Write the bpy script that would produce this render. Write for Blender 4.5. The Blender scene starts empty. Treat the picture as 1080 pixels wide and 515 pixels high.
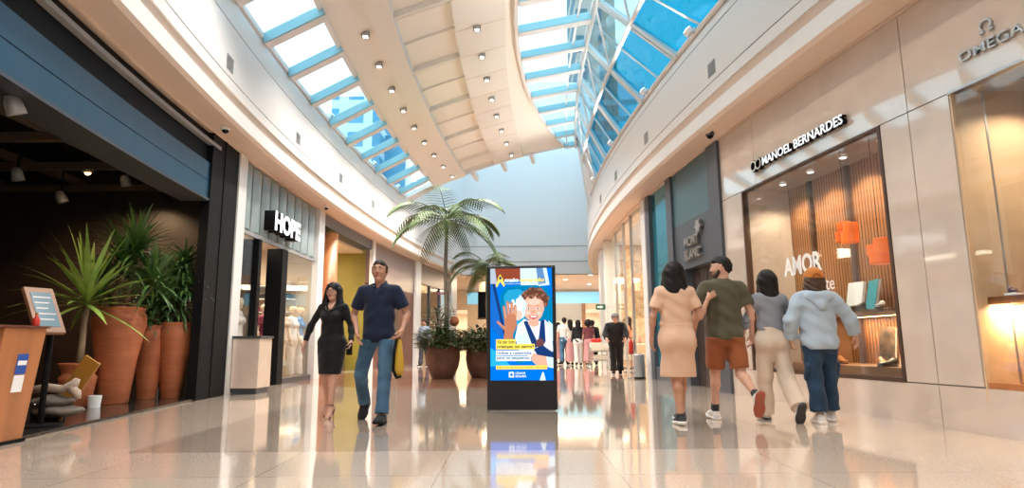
import bpy, math, random
import numpy as np
from mathutils import Vector, Matrix
PI = math.pi
SC = bpy.context.scene
COL = SC.collection
random.seed(7)

# ------------------------------------------------------------------ camera
F = 650.0
PITCH = math.atan(104.5 / F)
ROLL = math.radians(0.43)
cf = Vector((0, math.cos(PITCH), math.sin(PITCH)))
u0 = Vector((0, -math.sin(PITCH), math.cos(PITCH)))
r0 = Vector((1, 0, 0))
cu = u0 * math.cos(ROLL) + r0 * math.sin(ROLL)
cr = r0 * math.cos(ROLL) - u0 * math.sin(ROLL)
EYE = Vector((0, 0, .86))
camd = bpy.data.cameras.new('camera')
cam = bpy.data.objects.new('camera', camd)
COL.objects.link(cam)
camd.sensor_width = 36
camd.lens = 36 * F / 1080
camd.clip_start = .05
camd.clip_end = 500
cam.matrix_world = Matrix(((cr.x, cu.x, -cf.x, EYE.x), (cr.y, cu.y, -cf.y, EYE.y), (cr.z, cu.z, -cf.z, EYE.z), (0, 0, 0, 1)))
SC.camera = cam
SC.view_settings.view_transform = 'Standard'
SC.view_settings.look = 'None'
SC.view_settings.gamma = 1
SC.view_settings.use_curve_mapping = False
SC.view_settings.exposure = 0.42
SC.cycles.max_bounces = 7
SC.cycles.diffuse_bounces = 4
SC.cycles.glossy_bounces = 4
SC.cycles.transparent_max_bounces = 12
SC.cycles.caustics_reflective = False
SC.cycles.caustics_refractive = False
SC.cycles.sample_clamp_indirect = 4

# ------------------------------------------------------------------ sky
W = bpy.data.worlds.new('sky')
SC.world = W
W.use_nodes = True
nt = W.node_tree
nt.nodes.clear()
out = nt.nodes.new('ShaderNodeOutputWorld')
bg = nt.nodes.new('ShaderNodeBackground')
tc = nt.nodes.new('ShaderNodeTexCoord')
sep = nt.nodes.new('ShaderNodeSeparateXYZ')
mr = nt.nodes.new('ShaderNodeMapRange')
ramp = nt.nodes.new('ShaderNodeValToRGB')
ramp.color_ramp.elements[0].position = 0
ramp.color_ramp.elements[0].color = (.86, .95, 1, 1)
ramp.color_ramp.elements[1].position = 1
ramp.color_ramp.elements[1].color = (.66, .86, 1, 1)
nt.links.new(tc.outputs['Generated'], sep.inputs[0])
nt.links.new(sep.outputs['X'], mr.inputs['Value'])
mr.inputs['From Min'].default_value = -.6
mr.inputs['From Max'].default_value = .5
nt.links.new(mr.outputs['Result'], ramp.inputs['Fac'])
nt.links.new(ramp.outputs['Color'], bg.inputs['Color'])
bg.inputs['Strength'].default_value = 1.9
nt.links.new(bg.outputs[0], out.inputs[0])

LAMP_K = .92      # all lamps scale together

# ------------------------------------------------------------------ the mall's curves (metres)
def xL(y): return -5.12 + (y - 13.5) ** 2 / (110 if y < 13.5 else 170)
def xR(y): return 3.27 + (y - 18) ** 2 / 140
def LF(y): return xL(y) + .5
def RF(y): return xR(y) - .5
def wl(side, y, d, z):
    """point on a storefront line; d metres into the corridor"""
    return (xL(y) + d, y, z) if side == 'L' else (xR(y) - d, y, z)
def ray(u, v):
    return cf + cr * ((u - 540) / F) - cu * ((v - 257.5) / F)
def at_y(u, v, y):
    d = ray(u, v)
    return EYE + d * (y / d.y)
def at_z(u, v, z=0.):
    d = ray(u, v)
    return EYE + d * ((z - EYE.z) / d.z)

# ------------------------------------------------------------------ helpers
def prop(o, label=None, cat=None, group=None, kind=None):
    if label: o['label'] = label
    if cat: o['category'] = cat
    if group: o['group'] = group
    if kind: o['kind'] = kind
    return o
def empty(name, loc=(0, 0, 0), label=None, cat=None, group=None, rz=0., kind=None):
    o = bpy.data.objects.new(name, None)
    COL.objects.link(o)
    o.location = loc
    o.rotation_euler = (0, 0, rz)
    o.empty_display_size = .1
    return prop(o, label, cat, group, kind)
def copy_tree(o, parent=None):
    c = o.copy()
    COL.objects.link(c)
    if parent is not None:
        c.parent = parent
    for ch in [x for x in o.children]:
        copy_tree(ch, c)
    return c

ORD = ('nearest the camera', 'second from the camera', 'third from the camera', 'fourth from the camera', 'fifth from the camera', 'sixth from the camera', 'seventh from the camera', 'eighth from the camera', 'ninth from the camera', 'tenth from the camera')
NTH = ('first', 'second', 'third', 'fourth', 'fifth', 'sixth', 'seventh', 'eighth', 'ninth', 'tenth', 'eleventh', 'twelfth')
class MB:
    def __init__(s): s.v = []; s.f = []
    def add(s, vs, fs):
        n = len(s.v)
        s.v += [tuple(p) for p in vs]
        s.f += [tuple(i + n for i in f) for f in fs]
        return s
    def box(s, x0, x1, y0, y1, z0, z1, M=None):
        vs = [(x, y, z) for x in (x0, x1) for y in (y0, y1) for z in (z0, z1)]
        if M is not None: vs = [M @ Vector(p) for p in vs]
        return s.add(vs, [(0, 1, 3, 2), (4, 6, 7, 5), (0, 4, 5, 1), (2, 3, 7, 6), (0, 2, 6, 4), (1, 5, 7, 3)])
    def bar(s, a, b, w, h, up=(0, 0, 1)):
        a = Vector(a); b = Vector(b); d = (b - a).normalized()
        r = d.cross(Vector(up)).normalized(); n = r.cross(d)
        vs = []
        for p in (a, b):
            for i, j in ((-1, -1), (1, -1), (1, 1), (-1, 1)):
                vs.append(p + r * (w / 2 * i) + n * (h / 2 * j))
        return s.add(vs, [(0, 3, 2, 1), (4, 5, 6, 7), (0, 1, 5, 4), (1, 2, 6, 5), (2, 3, 7, 6), (3, 0, 4, 7)])
    def sweep(s, fn, prof, ys, closed=True, caps=True):
        """prof: list of (d,z); fn(y,d,z)->point"""
        m = len(prof); n0 = len(s.v)
        for y in ys:
            for d, z in prof: s.v.append(tuple(fn(y, d, z)))
        for i in range(len(ys) - 1):
            for j in range(m if closed else m - 1):
                k = (j + 1) % m
                s.f.append((n0 + i * m + j, n0 + i * m + k, n0 + (i + 1) * m + k, n0 + (i + 1) * m + j))
        if closed and caps:
            s.f.append(tuple(n0 + j for j in range(m)))
            s.f.append(tuple(n0 + (len(ys) - 1) * m + j for j in range(m))[::-1])
        return s
    def cbox(s, side, y0, y1, d0, d1, z0, z1):
        n = max(1, int(abs(y1 - y0) / .6))
        ys = [y0 + (y1 - y0) * i / n for i in range(n + 1)]
        return s.sweep(lambda y, d, z: wl(side, y, d, z), [(d0, z0), (d1, z0), (d1, z1), (d0, z1)], ys)
    def tube(s, pts, r, seg=8, caps=True):
        pts = [Vector(p) for p in pts]; n0 = len(s.v)
        rs = r if isinstance(r, (list, tuple)) else [r] * len(pts)
        for i, p in enumerate(pts):
            d = (pts[min(i + 1, len(pts) - 1)] - pts[max(i - 1, 0)]).normalized()
            a = d.orthogonal().normalized() if i == 0 else (a - d * a.dot(d)).normalized()
            b = d.cross(a)
            for k in range(seg):
                t = 2 * PI * k / seg
                s.v.append(tuple(p + (a * math.cos(t) + b * math.sin(t)) * rs[i]))
        for i in range(len(pts) - 1):
            for k in range(seg):
                q = (k + 1) % seg
                s.f.append((n0 + i * seg + k, n0 + i * seg + q, n0 + (i + 1) * seg + q, n0 + (i + 1) * seg + k))
        if caps:
            s.f.append(tuple(n0 + k for k in range(seg))[::-1])
            s.f.append(tuple(n0 + (len(pts) - 1) * seg + k for k in range(seg)))
        return s
    def lathe(s, c, prof, seg=28, M=None):
        """prof (r,z) from bottom to top"""
        n0 = len(s.v); m = len(prof)
        for r, z in prof:
            for k in range(seg):
                t = 2 * PI * k / seg
                p = Vector((r * math.cos(t), r * math.sin(t), z))
                if M is not None: p = M @ p
                s.v.append((p.x + c[0], p.y + c[1], p.z + c[2]))
        for i in range(m - 1):
            for k in range(seg):
                q = (k + 1) % seg
                s.f.append((n0 + i * seg + k, n0 + i * seg + q, n0 + (i + 1) * seg + q, n0 + (i + 1) * seg + k))
        s.f.append(tuple(n0 + k for k in range(seg))[::-1])
        s.f.append(tuple(n0 + (m - 1) * seg + k for k in range(seg)))
        return s
    def ball(s, c, r, seg=12, rings=8):
        rx, ry, rz = r if isinstance(r, (list, tuple)) else (r, r, r)
        n0 = len(s.v)
        for i in range(rings + 1):
            t = PI * i / rings
            for k in range(seg):
                q = 2 * PI * k / seg
                s.v.append((c[0] + rx * math.sin(t) * math.cos(q), c[1] + ry * math.sin(t) * math.sin(q), c[2] - rz * math.cos(t)))
        for i in range(rings):
            for k in range(seg):
                q = (k + 1) % seg
                s.f.append((n0 + i * seg + k, n0 + i * seg + q, n0 + (i + 1) * seg + q, n0 + (i + 1) * seg + k))
        return s
    def build(s, name, mat, parent=None, smooth=False, bevel=0, loc=None, kind=None):
        me = bpy.data.meshes.new(name)
        me.from_pydata(s.v, [], s.f)
        me.update()
        if smooth:
            me.polygons.foreach_set('use_smooth', [True] * len(me.polygons))
        o = bpy.data.objects.new(name, me)
        COL.objects.link(o)
        if mat: me.materials.append(mat)
        if parent: o.parent = parent
        if loc: o.location = loc
        if bevel:
            b = o.modifiers.new('bevel', 'BEVEL'); b.width = bevel; b.segments = 2; b.limit_method = 'ANGLE'
        if kind: o['kind'] = kind
        return o

def poly(name, pts, z0, z1, M, mat, parent=None):
    """flat outline (x,y) extruded z0..z1 in frame M"""
    n = len(pts)
    vs = [M @ Vector((x, y, z)) for z in (z0, z1) for x, y in pts]
    fs = [tuple(range(n))[::-1], tuple(range(n, 2 * n))] + [(i, (i + 1) % n, n + (i + 1) % n, n + i) for i in range(n)]
    return MB().add(vs, fs).build(name, mat, parent)

def frame(o, xd, up):
    xd = Vector(xd).normalized(); up = Vector(up); n = xd.cross(up).normalized(); up = n.cross(xd)
    return Matrix(((xd.x, up.x, n.x, o[0]), (xd.y, up.y, n.y, o[1]), (xd.z, up.z, n.z, o[2]), (0, 0, 0, 1)))

def text_mesh(body, M, w, h, d0, d1, mat, name, parent=None, bold=0.0, align='fit'):
    """letters fitted to w x h (metres), from depth d0 to d1 in frame M"""
    c = bpy.data.curves.new('lettering', 'FONT')
    c.body = body; c.size = 1; c.offset = bold; c.resolution_u = 3
    t = bpy.data.objects.new('lettering', c)
    COL.objects.link(t)
    c.extrude = .5
    dg = bpy.context.evaluated_depsgraph_get()
    me = bpy.data.meshes.new_from_object(t.evaluated_get(dg))
    bpy.data.objects.remove(t)
    co = np.empty(len(me.vertices) * 3); me.vertices.foreach_get('co', co); co = co.reshape(-1, 3)
    lo = co.min(0); hi = co.max(0)
    sy = h / (hi[1] - lo[1]); sx = w / (hi[0] - lo[0]) if align == 'fit' else sy
    co[:, 0] = (co[:, 0] - lo[0]) * sx; co[:, 1] = (co[:, 1] - lo[1]) * sy; co[:, 2] = d0 + (co[:, 2] + .5) * (d1 - d0)
    Mn = np.array(M)
    co = co @ Mn[:3, :3].T + Mn[:3, 3]
    me.vertices.foreach_set('co', co.ravel()); me.materials.clear(); me.materials.append(mat); me.update()
    o = bpy.data.objects.new(name, me); COL.objects.link(o)
    if parent: o.parent = parent
    return o

# ------------------------------------------------------------------ materials
def mat(name, c, rough=.5, metal=0., spec=.5, noise=0., nscale=8., c2=None, bump=0., bscale=40., coat=0., emit=None, es=1., sheen=0., stretch=None, sub=0.):
    m = bpy.data.materials.new(name); m.use_nodes = True
    nt = m.node_tree; b = nt.nodes['Principled BSDF']
    b.inputs['Base Color'].default_value = (*c, 1)
    b.inputs['Roughness'].default_value = rough
    b.inputs['Metallic'].default_value = metal
    b.inputs['Specular IOR Level'].default_value = spec
    b.inputs['Coat Weight'].default_value = coat
    b.inputs['Coat Roughness'].default_value = .05
    b.inputs['Sheen Weight'].default_value = sheen
    if emit:
        b.inputs['Emission Color'].default_value = (*emit, 1); b.inputs['Emission Strength'].default_value = es
    if noise or bump:
        t = nt.nodes.new('ShaderNodeTexCoord'); mp = nt.nodes.new('ShaderNodeMapping')
        nt.links.new(t.outputs['Object'], mp.inputs['Vector'])
        if stretch: mp.inputs['Scale'].default_value = stretch
    if noise:
        n = nt.nodes.new('ShaderNodeTexNoise'); n.inputs['Scale'].default_value = nscale; n.inputs['Detail'].default_value = 6
        nt.links.new(mp.outputs[0], n.inputs['Vector'])
        r = nt.nodes.new('ShaderNodeValToRGB')
        c2 = c2 or tuple(x * (1 - noise) for x in c)
        r.color_ramp.elements[0].position = .35; r.color_ramp.elements[0].color = (*c2, 1)
        r.color_ramp.elements[1].position = .65; r.color_ramp.elements[1].color = (*c, 1)
        nt.links.new(n.outputs['Fac'], r.inputs['Fac']); nt.links.new(r.outputs['Color'], b.inputs['Base Color'])
    if bump:
        n2 = nt.nodes.new('ShaderNodeTexNoise'); n2.inputs['Scale'].default_value = bscale; n2.inputs['Detail'].default_value = 4
        nt.links.new(mp.outputs[0], n2.inputs['Vector'])
        bp = nt.nodes.new('ShaderNodeBump'); bp.inputs['Strength'].default_value = bump; bp.inputs['Distance'].default_value = .02
        nt.links.new(n2.outputs['Fac'], bp.inputs['Height']); nt.links.new(bp.outputs[0], b.inputs['Normal'])
    return m
def glass(name, c=(1, 1, 1), refl=.08, rough=.02):
    m = bpy.data.materials.new(name); m.use_nodes = True
    nt = m.node_tree; nt.nodes.clear()
    o = nt.nodes.new('ShaderNodeOutputMaterial'); t = nt.nodes.new('ShaderNodeBsdfTransparent'); g = nt.nodes.new('ShaderNodeBsdfGlossy')
    mx = nt.nodes.new('ShaderNodeMixShader'); lw = nt.nodes.new('ShaderNodeLayerWeight'); pw = nt.nodes.new('ShaderNodeMath'); pw.operation = 'POWER'; pw.inputs[1].default_value = 4.5
    ml = nt.nodes.new('ShaderNodeMath'); ml.operation = 'MULTIPLY_ADD'; ml.inputs[1].default_value = .45; ml.inputs[2].default_value = refl; ml.use_clamp = True
    t.inputs[0].default_value = (*c, 1); g.inputs['Color'].default_value = (1, 1, 1, 1); g.inputs['Roughness'].default_value = rough
    nt.links.new(lw.outputs['Facing'], pw.inputs[0]); nt.links.new(pw.outputs[0], ml.inputs[0]); nt.links.new(ml.outputs[0], mx.inputs[0])
    nt.links.new(t.outputs[0], mx.inputs[1]); nt.links.new(g.outputs[0], mx.inputs[2]); nt.links.new(mx.outputs[0], o.inputs[0])
    return m
def emit(name, c, s):
    m = bpy.data.materials.new(name); m.use_nodes = True
    nt = m.node_tree; nt.nodes.clear()
    o = nt.nodes.new('ShaderNodeOutputMaterial'); e = nt.nodes.new('ShaderNodeEmission')
    e.inputs[0].default_value = (*c, 1); e.inputs[1].default_value = s
    nt.links.new(e.outputs[0], o.inputs[0]); return m

def floor_material():
    m = mat('polished stone floor', (.5, .4, .32), .07, spec=.9, coat=.6)
    nt = m.node_tree; b = nt.nodes['Principled BSDF']; L = nt.links
    t = nt.nodes.new('ShaderNodeTexCoord')
    g = nt.nodes.new('ShaderNodeTexNoise'); g.inputs['Scale'].default_value = 60; g.inputs['Detail'].default_value = 4
    L.new(t.outputs['Object'], g.inputs['Vector'])
    cl = nt.nodes.new('ShaderNodeTexNoise'); cl.inputs['Scale'].default_value = .9; cl.inputs['Detail'].default_value = 3
    L.new(t.outputs['Object'], cl.inputs['Vector'])
    br = nt.nodes.new('ShaderNodeTexBrick'); br.offset = 0; br.inputs['Scale'].default_value = 1
    br.inputs['Brick Width'].default_value = 1.2; br.inputs['Row Height'].default_value = 1.2; br.inputs['Mortar Size'].default_value = .004
    br.inputs['Color1'].default_value = (1, 1, 1, 1); br.inputs['Color2'].default_value = (.93, .92, .91, 1); br.inputs['Mortar'].default_value = (.62, .58, .55, 1)
    mp = nt.nodes.new('ShaderNodeMapping'); mp.inputs['Location'].default_value = (.5, .55, 0)
    L.new(t.outputs['Object'], mp.inputs[0]); L.new(mp.outputs[0], br.inputs['Vector'])
    # cream slabs near, grey granite band further on: a real change of stone at y = 5.2
    sp = nt.nodes.new('ShaderNodeSeparateXYZ'); L.new(t.outputs['Object'], sp.inputs[0])
    st = nt.nodes.new('ShaderNodeMath'); st.operation = 'GREATER_THAN'; st.inputs[1].default_value = 5.2; L.new(sp.outputs['Y'], st.inputs[0])
    ab = nt.nodes.new('ShaderNodeMath'); ab.operation = 'ABSOLUTE'
    ad = nt.nodes.new('ShaderNodeMath'); ad.operation = 'ADD'; ad.inputs[1].default_value = .4; L.new(sp.outputs['X'], ad.inputs[0]); L.new(ad.outputs[0], ab.inputs[0])
    lt = nt.nodes.new('ShaderNodeMath'); lt.operation = 'LESS_THAN'; lt.inputs[1].default_value = 2.75; L.new(ab.outputs[0], lt.inputs[0])
    mu = nt.nodes.new('ShaderNodeMath'); mu.operation = 'MULTIPLY'; L.new(st.outputs[0], mu.inputs[0]); L.new(lt.outputs[0], mu.inputs[1])
    mc = nt.nodes.new('ShaderNodeMix'); mc.data_type = 'RGBA'
    mc.inputs['A'].default_value = (.74, .60, .49, 1); mc.inputs['B'].default_value = (.50, .40, .325, 1)
    L.new(mu.outputs[0], mc.inputs['Factor'])
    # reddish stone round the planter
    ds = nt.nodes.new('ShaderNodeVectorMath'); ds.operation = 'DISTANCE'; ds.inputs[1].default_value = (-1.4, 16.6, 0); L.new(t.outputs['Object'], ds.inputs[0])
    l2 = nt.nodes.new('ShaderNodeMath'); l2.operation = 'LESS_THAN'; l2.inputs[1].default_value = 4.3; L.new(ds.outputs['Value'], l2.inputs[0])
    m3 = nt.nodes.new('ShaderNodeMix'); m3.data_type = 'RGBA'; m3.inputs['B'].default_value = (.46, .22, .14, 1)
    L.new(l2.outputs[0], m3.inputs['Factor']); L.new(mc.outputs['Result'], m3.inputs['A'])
    gr = nt.nodes.new('ShaderNodeValToRGB'); gr.color_ramp.elements[0].position = .3; gr.color_ramp.elements[0].color = (.78, .75, .73, 1)
    gr.color_ramp.elements[1].position = .7; gr.color_ramp.elements[1].color = (1.05, 1.05, 1.05, 1); L.new(g.outputs['Fac'], gr.inputs[0])
    x1 = nt.nodes.new('ShaderNodeMix'); x1.data_type = 'RGBA'; x1.blend_type = 'MULTIPLY'; x1.inputs['Factor'].default_value = 1
    L.new(m3.outputs['Result'], x1.inputs['A']); L.new(gr.outputs[0], x1.inputs['B'])
    x2 = nt.nodes.new('ShaderNodeMix'); x2.data_type = 'RGBA'; x2.blend_type = 'MULTIPLY'; x2.inputs['Factor'].default_value = 1
    L.new(x1.outputs['Result'], x2.inputs['A']); L.new(br.outputs['Color'], x2.inputs['B'])
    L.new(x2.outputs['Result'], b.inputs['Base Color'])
    return m
def slat_material(name, c, c2, scale, axis='y', rough=.4):
    m = mat(name, c, rough); nt = m.node_tree; b = nt.nodes['Principled BSDF']
    t = nt.nodes.new('ShaderNodeTexCoord'); w = nt.nodes.new('ShaderNodeTexWave'); w.inputs['Scale'].default_value = scale
    w.bands_direction = axis.upper(); nt.links.new(t.outputs['Object'], w.inputs[0])
    r = nt.nodes.new('ShaderNodeValToRGB'); r.color_ramp.elements[0].color = (*c2, 1); r.color_ramp.elements[1].color = (*c, 1)
    r.color_ramp.elements[0].position = .1; r.color_ramp.elements[1].position = .45
    nt.links.new(w.outputs['Fac'], r.inputs[0]); nt.links.new(r.outputs[0], b.inputs['Base Color'])
    bp = nt.nodes.new('ShaderNodeBump'); bp.inputs['Strength'].default_value = .6; bp.inputs['Distance'].default_value = .02
    nt.links.new(w.outputs['Fac'], bp.inputs['Height']); nt.links.new(bp.outputs[0], b.inputs['Normal'])
    return m
def facade_material(name, wall, win, sx, sz):
    m = mat(name, wall, .7); nt = m.node_tree; b = nt.nodes['Principled BSDF']
    t = nt.nodes.new('ShaderNodeTexCoord'); br = nt.nodes.new('ShaderNodeTexBrick'); br.offset = 0
    mp = nt.nodes.new('ShaderNodeMapping'); mp.inputs['Rotation'].default_value = (PI / 2, 0, 0)
    nt.links.new(t.outputs['Object'], mp.inputs[0]); nt.links.new(mp.outputs[0], br.inputs[0])
    br.inputs['Scale'].default_value = 1; br.inputs['Brick Width'].default_value = sx; br.inputs['Row Height'].default_value = sz
    br.inputs['Mortar Size'].default_value = .55; br.inputs['Mortar Smooth'].default_value = 0
    br.inputs['Color1'].default_value = (*win, 1); br.inputs['Color2'].default_value = (*[x * .7 for x in win], 1); br.inputs['Mortar'].default_value = (*wall, 1)
    nt.links.new(br.outputs['Color'], b.inputs['Base Color']); return m

M = {}
M['floor'] = floor_material()
M['white'] = mat('white plaster', (.80, .76, .73), .55, noise=.03, nscale=2)
M['white_gloss'] = mat('white satin panel', (.80, .76, .73), .32)
M['beige'] = mat('beige plaster', (.72, .58, .48), .5)
M['vault'] = mat('warm white vault plaster', (.82, .77, .71), .7)
M['vault_lit_tone'] = mat('brightened cream vault panel', (.88, .83, .76), .7)  # cream, lightened so the panels' lit look is in the colour
M['vault_grey'] = mat('pale grey plaster', (.82, .83, .84), .7)
M['groove'] = mat('dark shadow joint', (.16, .15, .15), .6)
M['stone'] = mat('polished beige limestone', (.66, .55, .47), .06, spec=.9, noise=.1, nscale=2.2, coat=.9)
M['stone_dark'] = mat('honey limestone', (.60, .42, .27), .3, noise=.15, nscale=2.5)
M['black'] = mat('black satin metal', (.006, .006, .007), .55, spec=.12)
M['black_stone'] = mat('black rough granite', (.008, .008, .009), .6, spec=.15, bump=.3, bscale=60, noise=.4, nscale=80)
M['sky_tinted_metal'] = mat('dark metal with sky reflection tint', (.012, .065, .12), .28, metal=.4)  # dark beam metal; the sky's blue reflection is put into its colour
M['frame_white'] = mat('white aluminium', (.72, .71, .70), .35)
M['frame_grey'] = mat('grey aluminium', (.36, .37, .38), .35, metal=.3)
M['steel'] = mat('brushed steel', (.55, .55, .56), .3, metal=.9)
M['dark_steel'] = mat('dark shutter steel', (.08, .085, .10), .4, metal=.5)
M['wood_red'] = mat('reddish veneer', (.15, .045, .028), .45, noise=.35, nscale=3, stretch=(1, 1, .15))
M['wood_orange'] = mat('orange oiled timber', (.48, .18, .065), .35, noise=.3, nscale=5, stretch=(1, 1, .12))
M['wood_dark'] = mat('dark walnut', (.09, .045, .028), .35, noise=.4, nscale=5, stretch=(1, 1, .12))
M['wood_mid'] = mat('mid brown timber', (.30, .15, .08), .4, noise=.3, nscale=5, stretch=(.2, .2, 1))
M['slats'] = slat_material('ribbed brown timber', (.46, .20, .08), (.13, .05, .02), 5.5, 'y')
M['terracotta'] = mat('terracotta', (.52, .16, .065), .6, noise=.2, nscale=6, bump=.25, bscale=18, stretch=(.3, .3, 2))
M['planter'] = mat('brown clay planter', (.14, .07, .05), .45, noise=.3, nscale=5)
M['soil'] = mat('dark soil', (.05, .03, .02), .9, bump=.8, bscale=50)
M['leaf'] = mat('deep green leaf', (.09, .20, .05), .4, noise=.4, nscale=4)
M['leaf_light'] = mat('fresh green leaf', (.32, .48, .10), .4, noise=.3, nscale=4)
M['leaf_palm'] = mat('palm leaflet', (.10, .16, .045), .5, spec=.3, noise=.35, nscale=2)
M['leaf_dull'] = mat('dusty green leaf', (.07, .12, .04), .6, spec=.2, noise=.4, nscale=5)
M['stem'] = mat('pale plant stem', (.30, .22, .14), .7, bump=.5, bscale=30)
M['trunk'] = mat('ringed palm trunk', (.22, .19, .15), .8, bump=.5, bscale=12, stretch=(.2, .2, 6))
M['green_wall'] = mat('olive green paint', (.28, .23, .03), .55, noise=.12, nscale=3)
M['teal'] = mat('dark teal enamel', (.05, .12, .145), .3)
M['charcoal'] = mat('charcoal cladding', (.075, .085, .105), .4, noise=.1, nscale=5)
M['bronze'] = mat('bronze letters', (.45, .42, .38), .3, metal=.8)
M['white_paint'] = mat('white paint', (.92, .92, .92), .4)
M['cream_wall'] = mat('cream paint', (.72, .60, .45), .5)
M['dark_floor'] = mat('dark restaurant floor', (.035, .03, .028), .12, coat=.4)
M['dark_brown'] = mat('dark brown panelling', (.035, .02, .014), .5, noise=.4, nscale=4)
M['glass'] = glass('clear shop glass', (.95, .97, .97), .04)
M['glass_sky'] = glass('skylight glass', (.80, .93, .97), .02)
M['glass_blue'] = glass('blue tinted glass', (.06, .46, .58), .03)
M['glass_mid'] = glass('pale tinted glass', (.62, .78, .83), .05)
M['fin'] = mat('cyan laminated glass fin', (.28, .56, .66), .2)
M['lamp'] = emit('lamp lens', (1, .93, .82), 5)
M['lamp_warm'] = emit('warm lamp lens', (1, .62, .25), 14)
M['fluted'] = mat('grey-green header glass', (.30, .37, .38), .15, noise=.25, nscale=1.2)
M['orange'] = mat('translucent orange acrylic', (.95, .20, .03), .35, emit=(1, .16, .02), es=.25)
M['red'] = mat('red plastic', (.55, .03, .02), .35)
M['yellow'] = mat('yellow card', (.33, .15, .02), .5)
M['rock'] = mat('weathered stone', (.15, .12, .10), .8, bump=.7, bscale=20, noise=.4, nscale=8)

# ------------------------------------------------------------------ setting: floor, walls
def ysamp(a, b, step=.6):
    n = max(1, int((b - a) / step)); return [a + (b - a) * i / n for i in range(n + 1)]
Y0, Y1, YS = -9.0, 32.0, 23.7
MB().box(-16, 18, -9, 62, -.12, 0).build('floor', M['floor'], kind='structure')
def dark_slab(y, d, z): return wl('L', y, d, z)
MB().sweep(dark_slab, [(0, .004), (0, .03), (-9, .03), (-9, .004)], ysamp(-9, 11)).build('floor_restaurant', M['dark_floor'], kind='structure')
MB().box(-16, 18, Y0 - .2, Y0, 0, 9.5).build('wall_rear', M['white'], kind='structure')

# right wall: limestone slabs with dark joints
g = .006
wr = MB()
def slab(y0, y1, z0, z1): wr.cbox('R', y0 + g, y1 - g, -.25, 0, z0 + g, z1 - g)
vj = [-9, -6, -3, 0, 3.1, 6.3, 9.35, 10.5]
for a, b in zip(vj[:-1], vj[1:]):
    slab(a, b, 0 - g, .42)
    slab(a, b, 3.27, 4.38)
for a, b in ((-9, -6), (-6, -3), (-3, 1.2), (5.8, 6.3), (6.3, 6.7), (9.8, 10.5)):
    slab(a, b, .42, 3.27)
wr.build('wall_right', M['stone'], kind='structure')
wb = MB()
for a, b in ((-9, 1.2), (5.8, 6.7), (9.8, 10.5)): wb.cbox('R', a, b, -.24, -.02, 0, 4.38)
wb.cbox('R', -9, 10.5, -.24, -.02, 0, .41); wb.cbox('R', -9, 10.5, -.24, -.02, 3.28, 4.38)
wb.build('trim_joints_right', M['groove'], kind='structure')

# fascias either side
def fascia(side, ztop, y1, names):
    f = lambda y, d, z: wl(side, y, d, z)
    ys = ysamp(Y0, y1)
    MB().sweep(f, [(-.3, 4.38), (.03, 4.38), (.03, 4.41), (.30, 4.43), (.32, 4.39), (.46, 4.40), (.5, 4.45), (.5, 4.47), (-.3, 4.47)], ys).build(names + '_soffit', M['beige'], kind='structure')
    MB().sweep(f, [(.30, 4.47), (.505, 4.455), (.505, 4.69), (.30, 4.69)], ys).build(names + '_lip', M['white'], kind='structure')
    MB().sweep(f, [(.2, 4.69), (.43, 4.69), (.43, 4.74), (.47, 4.86), (.2, 4.86)], ys).build(names + '_cove', M['beige'], kind='structure')
    MB().sweep(f, [(.2, 4.86), (.5, 4.86), (.5, 5.04), (.485, 5.04), (.485, 5.06), (.5, 5.06), (.5, 5.91), (.485, 5.91), (.485, 5.93), (.5, 5.93), (.5, ztop - .12), (.46, ztop), (.2, ztop)], ys).build(names + '_face', M['white_gloss'], kind='structure')
    j = MB()
    for z in (5.05, 5.92): j.sweep(f, [(.47, z - .012), (.492, z - .012), (.492, z + .012), (.47, z + .012)], ys)
    j.build(names + '_joint', M['groove'], kind='structure')
fascia('L', 6.45, Y1, 'trim_left')
fascia('R', 6.15, Y1, 'trim_right')
# plaster behind / above the shops
MB().sweep(lambda y, d, z: wl('L', y, d, z), [(.2, 4.47), (.2, 6.4), (.0, 6.4), (.0, 4.47)], ysamp(Y0, Y1)).build('wall_left_upper', M['white'], kind='structure')
MB().sweep(lambda y, d, z: wl('R', y, d, z), [(.2, 4.47), (.2, 6.1), (.0, 6.1), (.0, 4.47)], ysamp(Y0, Y1)).build('wall_right_upper', M['white'], kind='structure')

# ------------------------------------------------------------------ vault and skylights
def vz(s): t = s - 1.05; return 7.0 + .45 * t - .027 * t * t
def se(y): return 4.72 + (max(0., y - 12.5) / 11.2) ** 2 * 1.38
def V(y, s, dz=0.): return (LF(y) + s, y, vz(s) + dz)
def width(y): return RF(y) - LF(y)
YV = ysamp(Y0, YS, .55)
def vault_strip(name, s0, s1, m, dz=.0, n=6, th=.1, ys=YV, fn0=None, fn1=None, parent=None):
    b = MB(); rows = []
    for y in ys:
        a = fn0(y) if fn0 else s0; c = fn1(y) if fn1 else s1
        row = [V(y, a + (c - a) * i / n, dz) for i in range(n + 1)] + [V(y, a + (c - a) * i / n, dz + th) for i in range(n, -1, -1)]
        rows.append(row)
    m_ = len(rows[0])
    vs = [p for r in rows for p in r]; fs = []
    for i in range(len(rows) - 1):
        for j in range(m_):
            k = (j + 1) % m_
            fs.append((i * m_ + j, i * m_ + k, (i + 1) * m_ + k, (i + 1) * m_ + j))
    fs.append(tuple(range(m_))); fs.append(tuple((len(rows) - 1) * m_ + j for j in range(m_))[::-1])
    b.add(vs, fs)
    return b.build(name, m, parent, kind=None if parent else 'structure')
vault_strip('ceiling', 1.05, 1.78, M['vault'], n=3)
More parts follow.
